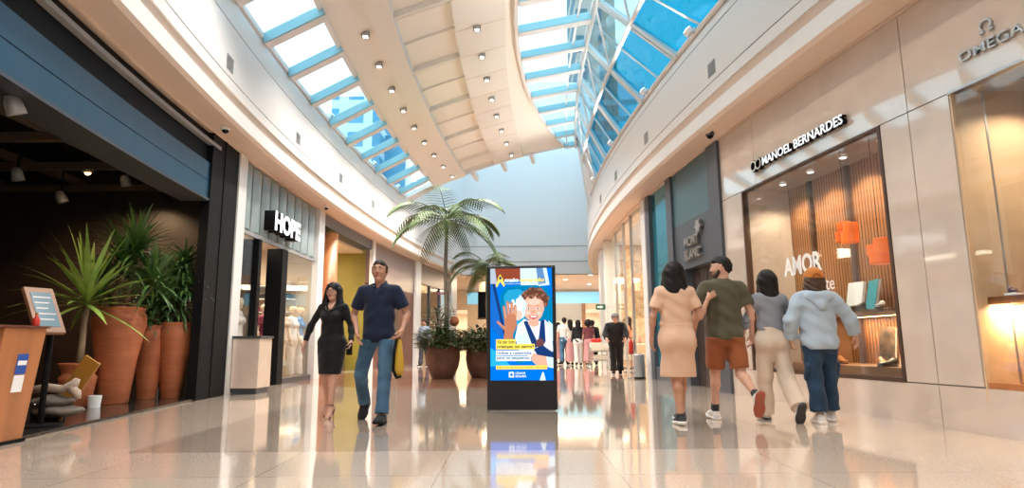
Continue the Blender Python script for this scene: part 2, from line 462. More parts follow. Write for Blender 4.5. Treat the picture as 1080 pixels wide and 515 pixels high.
# sloping shoulder into the sunken middle
vault_strip('ceiling_shoulder', 1.78, 2.2, M['vault'], dz=-.07, n=2, th=.22)
mid = vault_strip('ceiling_middle', 2.2, 3.36, M['vault_lit_tone'], dz=.12, n=4)
vault_strip('ceiling_right', 3.36, 4.5, M['vault'], dz=-.03, n=5, th=.2)
vault_strip('ceiling_edge', 4.5, 4.72, M['vault_lit_tone'], dz=.05, n=3, fn1=se)
vault_strip('trim_vault_rim', 0, 0, M['white'], dz=-.05, n=1, th=.22, fn0=lambda y: se(y) - .01, fn1=lambda y: se(y) + .07)
vault_strip('trim_vault_left', 1.0, 1.07, M['white'], dz=-.05, n=1, th=.2)
# ribs across the middle: strong ones every 2.6 m, fine ones between
y = 11.8 - 2.6 * 8
k = 0
while y < YS:
    for yy, w, dp in ((y, .10, .13), (y + .16, .05, .09), (y + 1.3, .035, .06)):
        if yy > YS - .1 or yy < Y0: continue
        b = MB()
        b.sweep(lambda s, yo, dz: V(yy + yo, s, dz), [(-w / 2, .12 - dp), (w / 2, .12 - dp), (w / 2, .125), (-w / 2, .125)], [2.2 + .29 * i for i in range(5)])
        b.build('rib', M['vault'], mid)
    y += 2.6
# fine sheeting joints across the side bands
y = 11.8 - 1.3 * 16
while y < YS:
    if y > Y0:
        b = MB()
        b.sweep(lambda s, yo, dz: V(y + yo, s, dz), [(-.01, -.036), (.01, -.036), (.01, -.02), (-.01, -.02)], [3.36 + .28 * i for i in range(5)])
        b.build('joint', M['beige'], mid)
    y += 1.3
# taller daylit void past the vault: gable, side walls, glass roof
ZV = 11.3
gp = [(LF(YS) + s_, vz(s_) if s_ >= 1.05 else 6.4 + .57 * s_) for s_ in (0, 1.05, 1.6, 2.2, 2.8, 3.4, 4.0, 4.72, 5.4, 6.0, 6.65)]
gp.append((RF(YS), 6.15))
b = MB(); vs = []; n_ = len(gp)
for yy in (YS, YS + .12):
    vs += [(x, yy, z) for x, z in gp] + [(x, yy, ZV) for x, z in gp]
fs = []
for i in range(n_ - 1):
    fs += [(i, i + 1, n_ + i + 1, n_ + i), (2 * n_ + i, 3 * n_ + i, 3 * n_ + i + 1, 2 * n_ + i + 1), (i, 2 * n_ + i, 2 * n_ + i + 1, i + 1)]
b.add(vs, fs).build('wall_gable', M['vault_grey'], kind='structure')
MB().sweep(lambda y, d, z: (LF(y) + d, y, z), [(0, 6.4), (-.2, 6.4), (-.2, ZV), (0, ZV)], ysamp(YS, Y1)).build('wall_void_left', M['vault_grey'], kind='structure')
MB().sweep(lambda y, d, z: (RF(y) + d, y, z), [(0, 6.1), (.2, 6.1), (.2, ZV), (0, ZV)], ysamp(YS, Y1)).build('wall_void_right', M['vault_grey'], kind='structure')
w0 = empty('window_10', kind='structure')
MB().box(-4.6, 5.5, YS, Y1, ZV, ZV + .02).build('glazing', M['glass_sky'], w0)
for yy in (25.5, 27.5, 29.5): MB().box(-4.6, 5.5, yy, yy + .12, ZV - .2, ZV).build('rafter', M['frame_white'], w0)
for s in (2.43, 3.62, 4.78):
    MB().sweep(lambda yy, ds, dz: (LF(yy) + s + ds, yy, vz(s) + dz), [(-.07, -.05), (.07, -.05), (.07, .2), (-.07, .2)], [YS + .1, 24.3, 24.9]).build('trim_end_beam', M['vault_lit_tone'], kind='structure')
# end wall above the far opening, with two shallow joints
MB().box(-4.6, 6.0, Y1, Y1 + .3, 4.4, 11.4).build('wall_end', M['vault_grey'], kind='structure')
j = MB()
for z in (5.86, 5.05): j.box(-4.2, 5, Y1 - .03, Y1, z, z + .03)
j.build('trim_end_joint', M['frame_grey'], kind='structure')

def skylight_rafters(parent, ys, p0, p1, h=.20, w=.2):
    for y in ys:
        a = Vector(p0(y)); c = Vector(p1(y))
        d = (c - a); n = Vector((0, 1, 0))
        b = MB()
        up = d.normalized().cross(n).normalized()
        if up.z < 0: up = -up
        def q(base, yo, dz): return Vector(base) + n * yo + up * dz
        vs = [q(p, yo, dz) for p in (a, c) for yo, dz in ((-w / 2, -h), (w / 2, -h), (w / 2, 0), (-w / 2, 0))]
        b.add(vs, [(0, 3, 2, 1), (4, 5, 6, 7), (0, 1, 5, 4), (1, 2, 6, 5), (2, 3, 7, 6), (3, 0, 4, 7)])
        r = b.build('rafter', M['frame_white'], parent)
        f = MB()
        vs = [q(p, yo, dz) for p in (a, c) for yo, dz in ((-w / 2 - .03, -h + .015), (-w / 2 - .005, -h + .015), (-w / 2 - .005, .0), (-w / 2 - .03, .0))]
        f.add(vs, [(0, 3, 2, 1), (4, 5, 6, 7), (0, 1, 5, 4), (1, 2, 6, 5), (2, 3, 7, 6), (3, 0, 4, 7)])
        f.build('fin', M['fin'], r)
# left skylight
w1 = empty('window_1', (0, 0, 0), kind='structure')
YL = ysamp(Y0, 23.2, .6)
MB().sweep(lambda y, s, z: (LF(y) + s, y, z), [(-.05, 6.47), (1.05, 7.05), (1.05, 7.065), (-.05, 6.485)], YL).build('glazing', M['glass_sky'], w1)
ra = [10.64 + 1.45 * k for k in range(-13, 9)]
skylight_rafters(w1, ra, lambda y: (LF(y) - .03, y, 6.47), lambda y: (LF(y) + 1.05, y, 7.04))
MB().sweep(lambda y, s, z: (LF(y) + s, y, z), [(-.08, 6.40), (.03, 6.40), (.03, 6.50), (-.08, 6.50)], YL).build('sill', M['frame_white'], w1)
MB().sweep(lambda y, s, z: (LF(y) + s, y, z), [(0, 6.40), (1.05, 6.95), (1.05, 7.1), (0, 6.55)], [23.2, YS + .05]).build('end_panel', M['vault_grey'], w1)
# right flat skylight, lens shaped
w2 = empty('window_2', (0, 0, 0), kind='structure')
SR = 6.65
vault_strip('glazing', 0, 0, M['glass_sky'], dz=.12, n=3, th=.012, fn0=lambda y: se(y) + .03, fn1=lambda y: SR, parent=w2)
ys2 = [13.95 + 1.38 * k for k in range(-16, 8)]
skylight_rafters(w2, [y for y in ys2 if y > Y0 + .2], lambda y: V(y, se(y) + .05, .11), lambda y: V(y, SR, .11))
MB().sweep(lambda y, s, dz: V(y, s, dz), [(6.22, .0), (6.27, .0), (6.27, .05), (6.22, .05)], YV).build('mullion', M['frame_white'], w2)
# steep clerestory on the right, down to the fascia
w3 = empty('window_3', (0, 0, 0), kind='structure')
def CL(y, t):
    """t = 0 at the ridge, 1 at the fascia"""
    a = Vector(V(y, SR, .05)); c = Vector((RF(y) + .06, y, 6.15))
    return a.lerp(c, t)
def cl_strip(t0, t1, ys, m, name, x=.0):
    b = MB(); rows = []
    for y in ys:
        p = CL(y, t0); q = CL(y, t1); rows.append([p + Vector((x, 0, 0)), q + Vector((x, 0, 0)), q + Vector((x + .012, 0, 0)), p + Vector((x + .012, 0, 0))])
    n = 4
    b.add([p for r in rows for p in r], [(i * n + j, i * n + (j + 1) % n, (i + 1) * n + (j + 1) % n, (i + 1) * n + j) for i in range(len(rows) - 1) for j in range(n)])
    return b.build(name, m, w3)
cl_strip(0, .5, ysamp(Y0, 22.5), M['glass_mid'], 'upper_glazing')
cl_strip(.5, 1, ysamp(Y0, 20), M['glass_blue'], 'lower_glazing')
cl_strip(.5, 1.0, ysamp(20, YS + .1), M['vault_grey'], 'end_panel')
cl_strip(0, .5, ysamp(22.5, YS + .1), M['vault_grey'], 'end_panel')
off = Vector((-.06, 0, 0))
MB().tube([CL(y, 0) + Vector((-.05, 0, -.02)) for y in YV], .07, 8).build('ridge_tube', M['frame_white'], w3, smooth=True)
MB().tube([CL(y, .07) + Vector((-.10, 0, 0)) for y in YV], .04, 8).build('ridge_tube', M['frame_white'], w3, smooth=True)
MB().tube([CL(y, .5) + off for y in ysamp(Y0, 22)], .05, 8).build('mid_rail', M['frame_white'], w3, smooth=True)
MB().tube([CL(y, .985) + off * .5 for y in ysamp(Y0, 22)], .05, 8).build('bottom_rail', M['frame_white'], w3, smooth=True)
yf = 13.0 - 2.15 * 10
while yf < 20.5:
    a = CL(yf + 2.3, 0) + off; c = CL(yf, 1) + off
    o_ = Vector((0, .16, 0))
    if a.y < YS:
        MB().bar(a, c, .07, .12, (1, 0, 0)).build('diagonal_rafter', M['frame_white'], w3)
        MB().bar(a + o_, c + o_, .05, .08, (1, 0, 0)).build('diagonal_rafter', M['frame_white'], w3)
        MB().bar(CL(yf + 2.3 * .5 + 1.05, .5) + off * .6, CL(yf + 1.05, 1) + off * .6, .03, .05, (1, 0, 0)).build('glazing_bar', M['frame_white'], w3)
        MB().bar(CL(yf + 2.3 + 1.05, .0) + off * .6, CL(yf + 2.3 * .5 + 1.05, .5) + off * .6, .03, .05, (1, 0, 0)).build('glazing_bar', M['frame_grey'], w3)
        MB().bar(CL(yf + .4, 0.04) + off, CL(yf + 1.15, .5) + off, .05, .05, (1, 0, 0)).build('strut', M['frame_white'], w3)
    yf += 2.15

# ------------------------------------------------------------------ far end: lower hall beyond the end wall
MB().box(-12, 14, Y1 + .3, 44, 4.62, 4.8).build('ceiling_far', M['beige'], kind='structure')
MB().box(-12, 14, Y1 + .05, Y1 + .3, 4.40, 4.62).build('trim_far_lintel', M['white'], kind='structure')
fb = MB()
fb.box(-12, 14, 44, 44.3, 3.2, 4.7).box(-12, -5.2, 44, 44.3, 0, 3.2).box(-3.2, 1.6, 44, 44.3, 0, 3.2).box(7.6, 14, 44, 44.3, 0, 3.2)
fb.build('wall_far', M['cream_wall'], kind='structure')
MB().box(-3.2, 6.6, 43.9, 44, 3.62, 4.42).build('trim_far_band', mat('light blue band', (.22, .55, .75), .4, emit=(.25, .65, .9), es=.5), kind='structure')
MB().box(-12, -12.2, Y1, 44, 0, 4.8).box(14, 14.2, Y1, 44, 0, 4.8).build('wall_far_side', M['cream_wall'], kind='structure')
MB().box(-12, 14, 50, 50.2, 0, 3.2).build('wall_far_shop', M['cream_wall'], kind='structure')
MB().box(-12, 14, 44.3, 50, 3.2, 3.4).build('ceiling_far_shop', M['white'], kind='structure')

# ------------------------------------------------------------------ lamps of the place
def area(name, loc, size, power, col, parent=None, rot=(0, 0, 0), sizey=None, spread=None):
    l = bpy.data.lights.new(name, 'AREA'); l.energy = power * LAMP_K; l.color = col; l.size = size
    if sizey: l.shape = 'RECTANGLE'; l.size_y = sizey
    if spread: l.spread = spread
    o = bpy.data.objects.new(name, l); COL.objects.link(o); o.location = loc; o.rotation_euler = rot
    if parent: o.parent = parent
    return o
def spot(name, loc, power, col, ang=2.2, rot=(0, 0, 0), r=.05, parent=None, blend=.6):
    l = bpy.data.lights.new(name, 'SPOT'); l.energy = power * LAMP_K; l.color = col; l.spot_size = ang; l.spot_blend = blend; l.shadow_soft_size = r
    o = bpy.data.objects.new(name, l); COL.objects.link(o); o.location = loc; o.rotation_euler = rot
    if parent: o.parent = parent
    return o
def point(name, loc, power, col, r=.1, parent=None):
    l = bpy.data.lights.new(name, 'POINT'); l.energy = power * LAMP_K; l.color = col; l.shadow_soft_size = r
    o = bpy.data.objects.new(name, l); COL.objects.link(o); o.location = loc
    if parent: o.parent = parent
    return o

# vault spotlights: square white housings on short brackets, in two rows
def vault_lamp():
    t = empty('vault_spotlight', (0, 0, 0), 'x', 'spotlight', 'vault spotlights in the left row')
    MB().box(-.06, .06, -.06, .06, -.10, -.02).build('housing', M['steel'], t, bevel=.01)
    MB().box(-.085, -.06, -.03, .03, -.12, 0).box(.06, .085, -.03, .03, -.12, 0).box(-.085, .085, -.03, .03, -.015, 0).build('bracket', M['frame_grey'], t)
    MB().box(-.045, .045, -.045, .045, -.108, -.1).build('lens', M['lamp'], t)
    return t
vp = vault_lamp()
used = False
def place_vault(s, y, label, group, light):
    global used
    if not used: t = vp; used = True
    else: t = copy_tree(vp)
    p = V(y, s, -.03 if s > 3 else 0); t.location = p
    t['label'] = label; t['group'] = group
    if light: spot('spot_beam', (0, 0, -.14), light * 1.2, (1, .93, .85), 2.1, parent=t, r=.12)
for k in range(9):
    y = 11.9 + 1.4 * k
    place_vault(1.6 + .006 * k * k / 2, y, 'small square vault spotlight in the left row, ' + ORD[k], 'vault spotlights in the left row', 230 if k % 2 == 0 else 0)
for k in range(8):
    y = 13.1 + 1.4 * k
    place_vault(3.86 + .035 * k, y, 'small square vault spotlight in the right row, ' + ORD[k], 'vault spotlights in the right row', 230 if k % 2 == 0 else 0)
for k, yy in enumerate((-4, 0, 4, 8)):
    spot('vault_spot_overhead', V(yy, 1.6, -.1), 460, (1, .93, .85), 2.1, r=.15)
    spot('vault_spot_overhead', V(yy + 1, 3.9, -.1), 460, (1, .93, .85), 2.1, r=.15)

# fascia vents
def hit(u, v, side, off=.5):
    d = ray(u, v); lo, hi = .5, 60.
    f = (lambda p: p.x - (xL(p.y) + off)) if side == 'L' else (lambda p: (xR(p.y) - off) - p.x)
    t = .5
    while t < 60:
        p = EYE + d * t
        if f(p) < 0: return p
        t += .01
    return p
vl = {'L': [(242, 72, 'nearest the camera on the left fascia, above the shutter beam'), (314, 154, 'second along the left fascia, above the HOPE sign'), (359, 199, 'third along the left fascia, above the rolled shutter'), (393, 227, 'fourth along the left fascia, left of the palm')],
      'R': [(751, 76, 'nearest the camera on the right fascia'), (682, 155, 'second along the right fascia, above the dark blue shopfront'), (650, 197, 'third along the right fascia, above the bright glass shop'), (634, 221, 'farthest along the right fascia where it curves away')]}
for side in 'LR':
    for u, v, lab in vl[side]:
        p = hit(u, v, side)
        s = -1 if side == 'R' else 1
        t = empty('air_vent', (p.x, p.y, 5.27), 'small grey louvred air vent ' + lab, 'vent', 'air vents on the fascias')
        sl = (LF(p.y + .1) - LF(p.y - .1)) / .2 if side == 'L' else (RF(p.y + .1) - RF(p.y - .1)) / .2
        t.rotation_euler.z = -math.atan(sl)
        MB().box(0, s * .012, -.13, .13, -.12, .12).build('frame', M['frame_grey'], t)
        b = MB()
        for k in range(7): b.box(s * .012, s * .02, -.11, .11, -.1 + k * .03, -.085 + k * .03)
        b.build('louvre', M['frame_grey'], t)
# floodlights standing on the fascia ledges, washing the vault
def flood(side, y, label, power=0):
    x = LF(y) - .02 if side == 'L' else RF(y) - .02
    sg = 1 if side == 'L' else -1
    z = 6.5 if side == 'L' else 6.15
    t = empty('ledge_floodlight', (x, y, z), label, 'floodlight', 'floodlights on the fascia ledges')
    T = Matrix.Rotation(sg * math.radians(38), 4, 'Y')
    MB().box(-.05, .05, -.09, .09, .06, .16, T).build('housing', M['white_paint'], t, bevel=.01)
    MB().box(-.02, .02, -.1, .1, 0, .04).box(-.015, .015, -.1, -.092, 0, .12).box(-.015, .015, .092, .1, 0, .12).build('bracket', M['white_paint'], t)
    MB().box(-.04, .04, -.08, .08, .16, .165, T).build('lens', M['lamp'], t)
    if power:
        spot('flood_beam', (sg * .16, 0, .22), power, (1, .93, .84), 1.7, (0, PI + sg * math.radians(32), 0), parent=t, r=.1)
names = ('nearest', 'second', 'third', 'fourth', 'fifth', 'sixth')
for k, y in enumerate((14.9, 17.0, 19.1, 22.0, 23.4)):
    flood('L', y, 'small white floodlight on the left ledge under the skylight, %s from the camera' % names[k], 190)
for k, y in enumerate((10.1, 12.7, 16.2, 20.0)):
    flood('R', y, 'small white floodlight on the right ledge below the blue glass, %s from the camera' % names[k], 190)
for y in (-5, -1, 3, 7, 10.5):
    spot('ledge_flood_overhead', (LF(y) + .15, y, 6.7), 200, (1, .93, .84), 1.7, (0, PI + math.radians(32), 0), r=.1)
    spot('ledge_flood_overhead', (RF(y) - .15, y, 6.5), 200, (1, .93, .84), 1.7, (0, PI - math.radians(32), 0), r=.1)
# dome cameras under the soffits
for u, v, side, lab in ((238, 133, 'L', 'white dome camera under the left soffit beside the black portal'), (344, 223, 'L', 'white dome camera under the left soffit past the HOPE shopfront'),
                        (749, 147, 'R', 'small dark dome camera under the right soffit above the dark shopfront')):
    p = hit(u, v, side, .28)
    t = empty('dome_camera', (p.x, p.y, 4.43), lab, 'security camera')
    MB().lathe((0, 0, 0), [(.07, 0), (.075, -.05), (.06, -.07)], 16).build('base', M['white_paint'] if side == 'L' else M['dark_steel'], t, smooth=True)
    MB().ball((0, 0, -.07), (.055, .055, .05)).build('dome', M['black'], t, smooth=True)

# ------------------------------------------------------------------ left side
# restaurant portal
ys = ysamp(-9, 9.9)
MB().cbox('L', -9, 9.9, -.45, .0, 3.25, 3.85).build('trim_portal_beam', M['sky_tinted_metal'], kind='structure')
MB().cbox('L', -9, 9.9, -.45, .02, 3.21, 3.25).build('trim_portal_edge', M['dark_steel'], kind='structure')
MB().cbox('L', -9, 9.9, -.45, .006, 3.55, 3.556).build('trim_portal_joint', M['black'], kind='structure')
MB().cbox('L', -9, 9.9, -.4, -.06, 3.85, 4.38).build('trim_portal_head', M['black'], kind='structure')
MB().cbox('L', -9, 10.2, -.05, .04, 4.16, 4.22).build('trim_portal_rail', M['frame_grey'], kind='structure')
MB().cbox('L', 9.9, 11.0, -.12, .03, 0, 4.38).build('trim_portal_jamb', M['black_stone'], kind='structure')
MB().cbox("L", 10.38, 10.42, -.05, .045, 0, 4.38).build('trim_jamb_edge', M['black'], kind='structure')
MB().cbox('L', 11.0, 11.36, -.5, .06, 0, 4.38).build('trim_pilaster_1', M['frame_white'], kind='structure')
# restaurant room
MB().box(-15, -5.3, 11.0, 11.2, 0, 4.4).build('wall_restaurant_end', M['dark_brown'], kind='structure')
MB().box(-15.2, -15, -9, 11.2, 0, 4.4).build('wall_restaurant_back', M['dark_brown'], kind='structure')
MB().sweep(lambda y, d, z: wl('L', y, d, z), [(-.3, 4.0), (-.3, 4.1), (-12, 4.1), (-12, 4.0)], ysamp(-9, 11)).build('ceiling_restaurant', M['black'], kind='structure')
BEAM = mat('brown ceiling beam', (.11, .075, .05), .5)
gr = empty('ceiling_grid', (0, 0, 0), kind='structure')
for k in range(8):
    MB().box(-14, -5.5, 1.0 + 1.4 * k, 1.1 + 1.4 * k, 3.62, 3.74).build('beam', BEAM, gr)
for k in range(6):
    MB().box(-6.4 - 1.5 * k, -6.3 - 1.5 * k, 0, 11, 3.74, 3.86).build('beam', BEAM, gr)
def track_lamp(loc, label, aim, on):
    t = empty('track_spotlight', loc, label, 'spotlight', rz=aim)
    T = Matrix.Rotation(math.radians(25), 4, 'X')
    MB().lathe((0, 0, -.2), [(.02, .1), (.05, .09), (.075, .02), (.085, -.1), (.078, -.1), (.07, -.09)], 16, T).build('lamp_shade', M['frame_grey'], t, smooth=True)
    MB().tube([(0, 0, 4.0 - loc[2]), (0, 0, -.1)], .012).build('stem', M['black'], t)
    MB().lathe((0, 0, -.2), [(.07, -.088), (.02, -.086)], 16, T).build('lens', M['lamp_warm'] if on else M['lamp'], t)
    if on > 80: MB().ball((0, .045, -.30), .045, 12, 8).build('bulb', M['lamp_warm'], t, smooth=True)
    if on: spot('lamp_beam', (0, .02, -.36), on, (1, .68, .38), 1.9, (math.radians(25), 0, 0), parent=t)
for u, v, y, lab, on in ((14, 112, 5.6, 'white cylinder spotlight on the dark ceiling, nearest, top left', 35), (96, 152, 8.2, 'small spotlight just behind the blue beam, above the glowing one', 60),
                     (92, 176, 9.6, 'glowing amber spotlight on the dark ceiling, brightest of the group', 90), (64, 209, 10.0, 'small silver spotlight low on the dark ceiling above the plants', 40),
                     (18, 185, 9.0, 'faint amber spotlight left of the brightest one', 30), (132, 192, 10.2, 'small spotlight nearest the tall dracaena, under the blue beam end', 70)):
    p = at_y(u, v, y); track_lamp((p.x, p.y, p.z + .22), lab, random.uniform(-1, 1), on)
area('restaurant_glow', (-9, 6, 3.5), 1.5, 30, (1, .6, .35))

# HOPE shopfront
MB().cbox('L', 11.36, 15.84, -.1, -.02, 2.98, 3.06).build('trim_header_rail', M['frame_grey'], kind='structure')
hd = empty('trim_header', kind='structure')
MB().cbox('L', 11.4, 15.8, -.16, -.11, 3.06, 4.36).build('backing', M['dark_steel'], hd)
n = 9
for k in range(n):
    a = 11.4 + 4.4 * k / n; c = 11.4 + 4.4 * (k + 1) / n
    MB().sweep(lambda y, d, z: wl('L', y, d, z), [(-.12, 3.06), (-.12, 4.36), (-.05, 4.36), (-.05, 3.06)], [a + .02, a + .06, (a + c) / 2, c - .04, c - .02]).build('fluted_panel', M['fluted'], hd)
    b = MB().sweep(lambda y, d, z: wl('L', y, d + .05 * math.sin((y - a) / (c - a) * PI), z), [(-.05, 3.07), (-.045, 3.07), (-.045, 4.35), (-.05, 4.35)], [a + .02 + (c - a - .04) * i / 10 for i in range(11)])
    b.build('fluted_panel', M['fluted'], hd, smooth=False)
w5 = empty('window_4', kind='structure')
MB().cbox('L', 11.4, 12.33, -.08, -.065, .12, 2.98).build('glazing', M['glass'], w5)
MB().cbox('L', 13.95, 15.8, -.08, -.065, .12, 2.98).build('glazing', M['glass'], w5)
for a, c in ((11.4, 12.33), (13.95, 15.8)): MB().cbox('L', a, c, -.12, 0, 0, .12).build('sill', M['dark_steel'], w5)
d1 = empty('door_1', kind='structure')
MB().cbox('L', 12.3, 12.45, -.35, .0, 0, 2.98).build('jamb', M['black'], d1)
MB().cbox('L', 13.62, 13.95, -.35, .0, 0, 2.98).build('jamb', M['black'], d1)
MB().cbox('L', 12.45, 13.62, -.9, -.5, 2.1, 2.98).build('transom', M['black'], d1)
MB().cbox('L', 15.84, 16.26, -.1, .06, 0, 4.38).build('trim_pilaster_2', M['frame_white'], kind='structure')
MB().box(-10.2, -5.2, 16.05, 16.25, 0, 4.3).build('wall_partition_1', M['cream_wall'], kind='structure')
MB().box(-9.2, -9, 11.2, 15.9, 0, 4.2).build('wall_shop_back_1', M['cream_wall'], kind='structure')
MB().sweep(lambda y, d, z: wl('L', y, d, z), [(-.15, 3.3), (-.15, 3.4), (-4.2, 3.4), (-4.2, 3.3)], ysamp(11.2, 16)).build('ceiling_shop_1', M['cream_wall'], kind='structure')
area('shop_light', (-6.6, 13.8, 3.2), 2.2, 110, (1, .86, .66))
# sign
hs = empty('shop_sign', wl('L', 12.5, .0, 3.2), 'white illuminated HOPE letters with dark sides on the fluted header', 'sign')
A = Vector(wl('L', 12.5, .03, 3.2)); B = Vector(wl('L', 14.02, .03, 3.2))
Ms = frame(A - Vector(hs.location), B - A, (0, 0, 1))
text_mesh('HOPE', Ms, (B - A).length, .42, -.06, .19, M['black'], 'letter_body', hs, bold=.035)
text_mesh('HOPE', Ms, (B - A).length, .42, .19, .20, emit('sign white', (1, 1, 1), 1.6), 'letter_face', hs, bold=.03)
# stone pedestal in front of the pilaster
p = at_z(254, 413)
t = empty('stone_counter', (-4.76, 11.42, 0), 'beige stone counter block beside the HOPE window pilaster', 'counter')
MB().box(-.24, .24, -.28, .30, .1, .98).build('body', M['stone'], t, bevel=.01)
MB().box(-.21, .21, -.25, .27, 0, .1).build('kickboard', M['dark_steel'], t)
MB().box(-.26, .26, -.30, .32, .98, 1.02).build('top', M['dark_steel'], t)
# inside: shelving with garments, mannequins
def garment(x, y, z, rz, c, h, label, group):
    t = empty('hanging_garment', (x, y, z), label, 'garment', group, rz=rz)
    pr = [(.02, .02), (.11, -.02), (.13, -.08), (.10, -.2), (.12, -h), (.0, -h - .01)]
    b = MB(); n = len(pr)
    vs = [(w, yy, zz) for yy in (-.02, .02) for w, zz in pr] + [(-w, yy, zz) for yy in (-.02, .02) for w, zz in pr]
    fs = []
    for o in (0, 2 * n):
        fs += [tuple(range(o, o + n)), tuple(range(o + n, o + 2 * n))] + [(o + i, o + i + 1, o + n + i + 1, o + n + i) for i in range(n - 1)]
    b.add(vs, fs).build('cloth', c, t)
    MB().tube([(0, 0, .02), (0, 0, .07), (.02, 0, .09), (.03, 0, .07)], .004, 5).build('hanger', M['steel'], t)
rackc = [mat('cloth ' + n_, c_, .8) for n_, c_ in (('rose', (.55, .22, .2)), ('black', (.03, .03, .03)), ('beige', (.6, .45, .33)), ('white', (.75, .72, .7)), ('blue', (.12, .3, .55)), ('wine', (.22, .03, .05)))]
rk = empty('wall_shelving', (-6.5, 16.02, 0), 'pale wall shelving at the end of the HOPE shop, stacked with folded clothes', 'shelf')
MB().box(-.9, .9, -.02, .05, 0, 2.6).build('back_panel', M['cream_wall'], rk)
for k in range(7):
    MB().box(-.9, .9, -.4, -.02, .35 + .33 * k, .37 + .33 * k).build('shelf', M['white_paint'], rk)
fi = 0
for k in range(7):
    for q in range(6):
        if (k * 6 + q) % 5 == 4: continue
        c = rackc[(k * 2 + q * 3) % 6]; cn = ['rose', 'black', 'beige', 'white', 'blue', 'wine'][(k * 2 + q * 3) % 6]
        b = MB()
        for i in range(3): b.box(-.11, .11, -.14, .14, .04 * i + .002, .04 * i + .036)
        o = b.build('folded_stack', c, None, bevel=.012, loc=(-7.25 + .3 * q, 15.8, .372 + .33 * k))
        prop(o, '%s folded clothes on the %s shelf up, pile %s from the left' % (cn, NTH[k], NTH[q]), 'folded clothes', 'folded clothes on the HOPE shelving')
CN = ('rose', 'black', 'beige', 'white', 'blue', 'wine')
def rack(loc, rz, label, glabel, seq, h, w=1.4):
    t = empty('garment_rack', loc, label, 'clothes rack', rz=rz)
    MB().tube([(-w / 2, 0, 1.6), (w / 2, 0, 1.6)], .014).build('rail', M['steel'], t)
    for s in (-1, 1):
        MB().tube([(s * w / 2, 0, .02), (s * w / 2, 0, 1.6)], .014).build('post', M['steel'], t)
        MB().box(s * w / 2 - .02, s * w / 2 + .02, -.25, .25, 0, .03).build('foot', M['steel'], t)
    n = int(w / .13)
    R = Matrix.Rotation(rz, 4, 'Z')
    for k in range(n):
        p = R @ Vector((-w / 2 + .08 + k * .13, 0, 1.52)) + Vector(loc)
        garment(p.x, p.y, p.z, rz + PI / 2 + random.uniform(-.2, .2), rackc[seq[k % len(seq)]], h + random.uniform(-.1, .1), CN[seq[k % len(seq)]] + ' ' + glabel + ', ' + NTH[k] + ' along', glabel)
rack((-6.7, 14.6, 0), .1, 'steel garment rack of underwear seen through the HOPE doorway', 'garment hanging on the rack in the HOPE doorway', [0, 2, 1, 3, 5], .55, 1.2)
rack((-7.4, 14.0, 0), .1, 'steel garment rack deep inside the HOPE shop', 'garment on the rack deep inside the HOPE shop', [4, 3, 1, 2], .7)
rack((-5.8, 11.9, 0), 1.4, 'steel garment rack behind the left HOPE window', 'garment on the rack behind the left HOPE window', [3, 4, 1], .8, 1.0)

# shop with the rolled shutter
MB().cbox('L', 16.26, 20.9, -.45, -.02, 4.06, 4.38).build('trim_shutter_box', M['dark_steel'], kind='structure')
j = MB()
for k in range(5): j.cbox('L', 16.26, 20.9, -.06, .0, 4.08 + .06 * k, 4.10 + .06 * k)
j.build('trim_shutter_slat', M['frame_grey'], kind='structure')
MB().cbox('L', 20.9, 21.15, -.08, .05, 0, 4.38).build('trim_pilaster_3', M['frame_white'], kind='structure')
MB().box(-12, -4.83, 21.2, 21.4, 0, 4.3).build('wall_green', M['green_wall'], kind='structure')
MB().box(-12.2, -12, 16, 21.4, 0, 4.3).build('wall_shop_back_2', M['cream_wall'], kind='structure')
MB().sweep(lambda y, d, z: wl('L', y, d, z), [(-.4, 3.98), (-.4, 4.06), (-7, 4.06), (-7, 3.98)], ysamp(16.2, 21.2)).build('ceiling_shop_2', M['cream_wall'], kind='structure')
cp = at_y(345, 300, 17.3)
MB().lathe((cp.x, cp.y, 0), [(.26, 0), (.26, 3.98)], 32).build('trim_round_column', M['wood_orange'], kind='structure', smooth=True)
MB().box(-7.4, -5.6, 20.4, 20.9, 0, 1.0).build('trim_counter_panel', M['wood_dark'], kind='structure')
area('shop_light', (-7.2, 18.8, 3.9), 2.0, 170, (1, .85, .62))
for x, y in ((-6.1, 19.0), (-7.2, 19.6)):
    t = empty('recessed_downlight', (x, y, 3.98), 'round recessed downlight before the green wall, %s one' % ('near', 'far')[int(x < -6.5)], 'downlight', 'downlights before the green wall')
    MB().lathe((0, 0, 0), [(.09, 0), (.09, -.015), (.07, -.02)], 16).build('trim_ring', M['white_paint'], t)
    MB().lathe((0, 0, -.021), [(.065, 0), (.065, -.003)], 16).build('lens', M['lamp'], t)

# timber clad stretch and last shop on the left
MB().cbox('L', 21.15, 26.2, -.3, 0, 2.95, 4.38).build('wall_left_panel', mat('mauve brown panel', (.22, .15, .13), .3), kind='structure')
MB().cbox('L', 21.15, 26.2, -.3, -.02, 0, 2.95).build('wall_left_timber', M['wood_red'], kind='structure')
d2 = empty('door_2', kind='structure')
MB().cbox('L', 23.0, 24.1, -.02, .02, 0, 2.2).build('leaf', M['wood_dark'], d2)
MB().cbox('L', 24.0, 24.04, .02, .06, .95, 1.15).build('handle', M['steel'], d2)
MB().cbox('L', 26.2, 26.9, -.5, .08, 0, 4.38).build('trim_pilaster_4', M['frame_white'], kind='structure')
MB().cbox('L', 26.9, 31.6, -.3, 0, 3.5, 4.38).build('trim_header_3', mat('brown header', (.20, .12, .09), .35), kind='structure')
w6 = empty('window_5', kind='structure')
MB().cbox('L', 27.0, 31.5, -.1, -.08, .05, 3.5).build('glazing', M['glass'], w6)
for y in (27.0, 28.5, 30.0, 31.4): MB().cbox('L', y, y + .08, -.14, -.02, 0, 3.5).build('mullion', M['dark_steel'], w6)
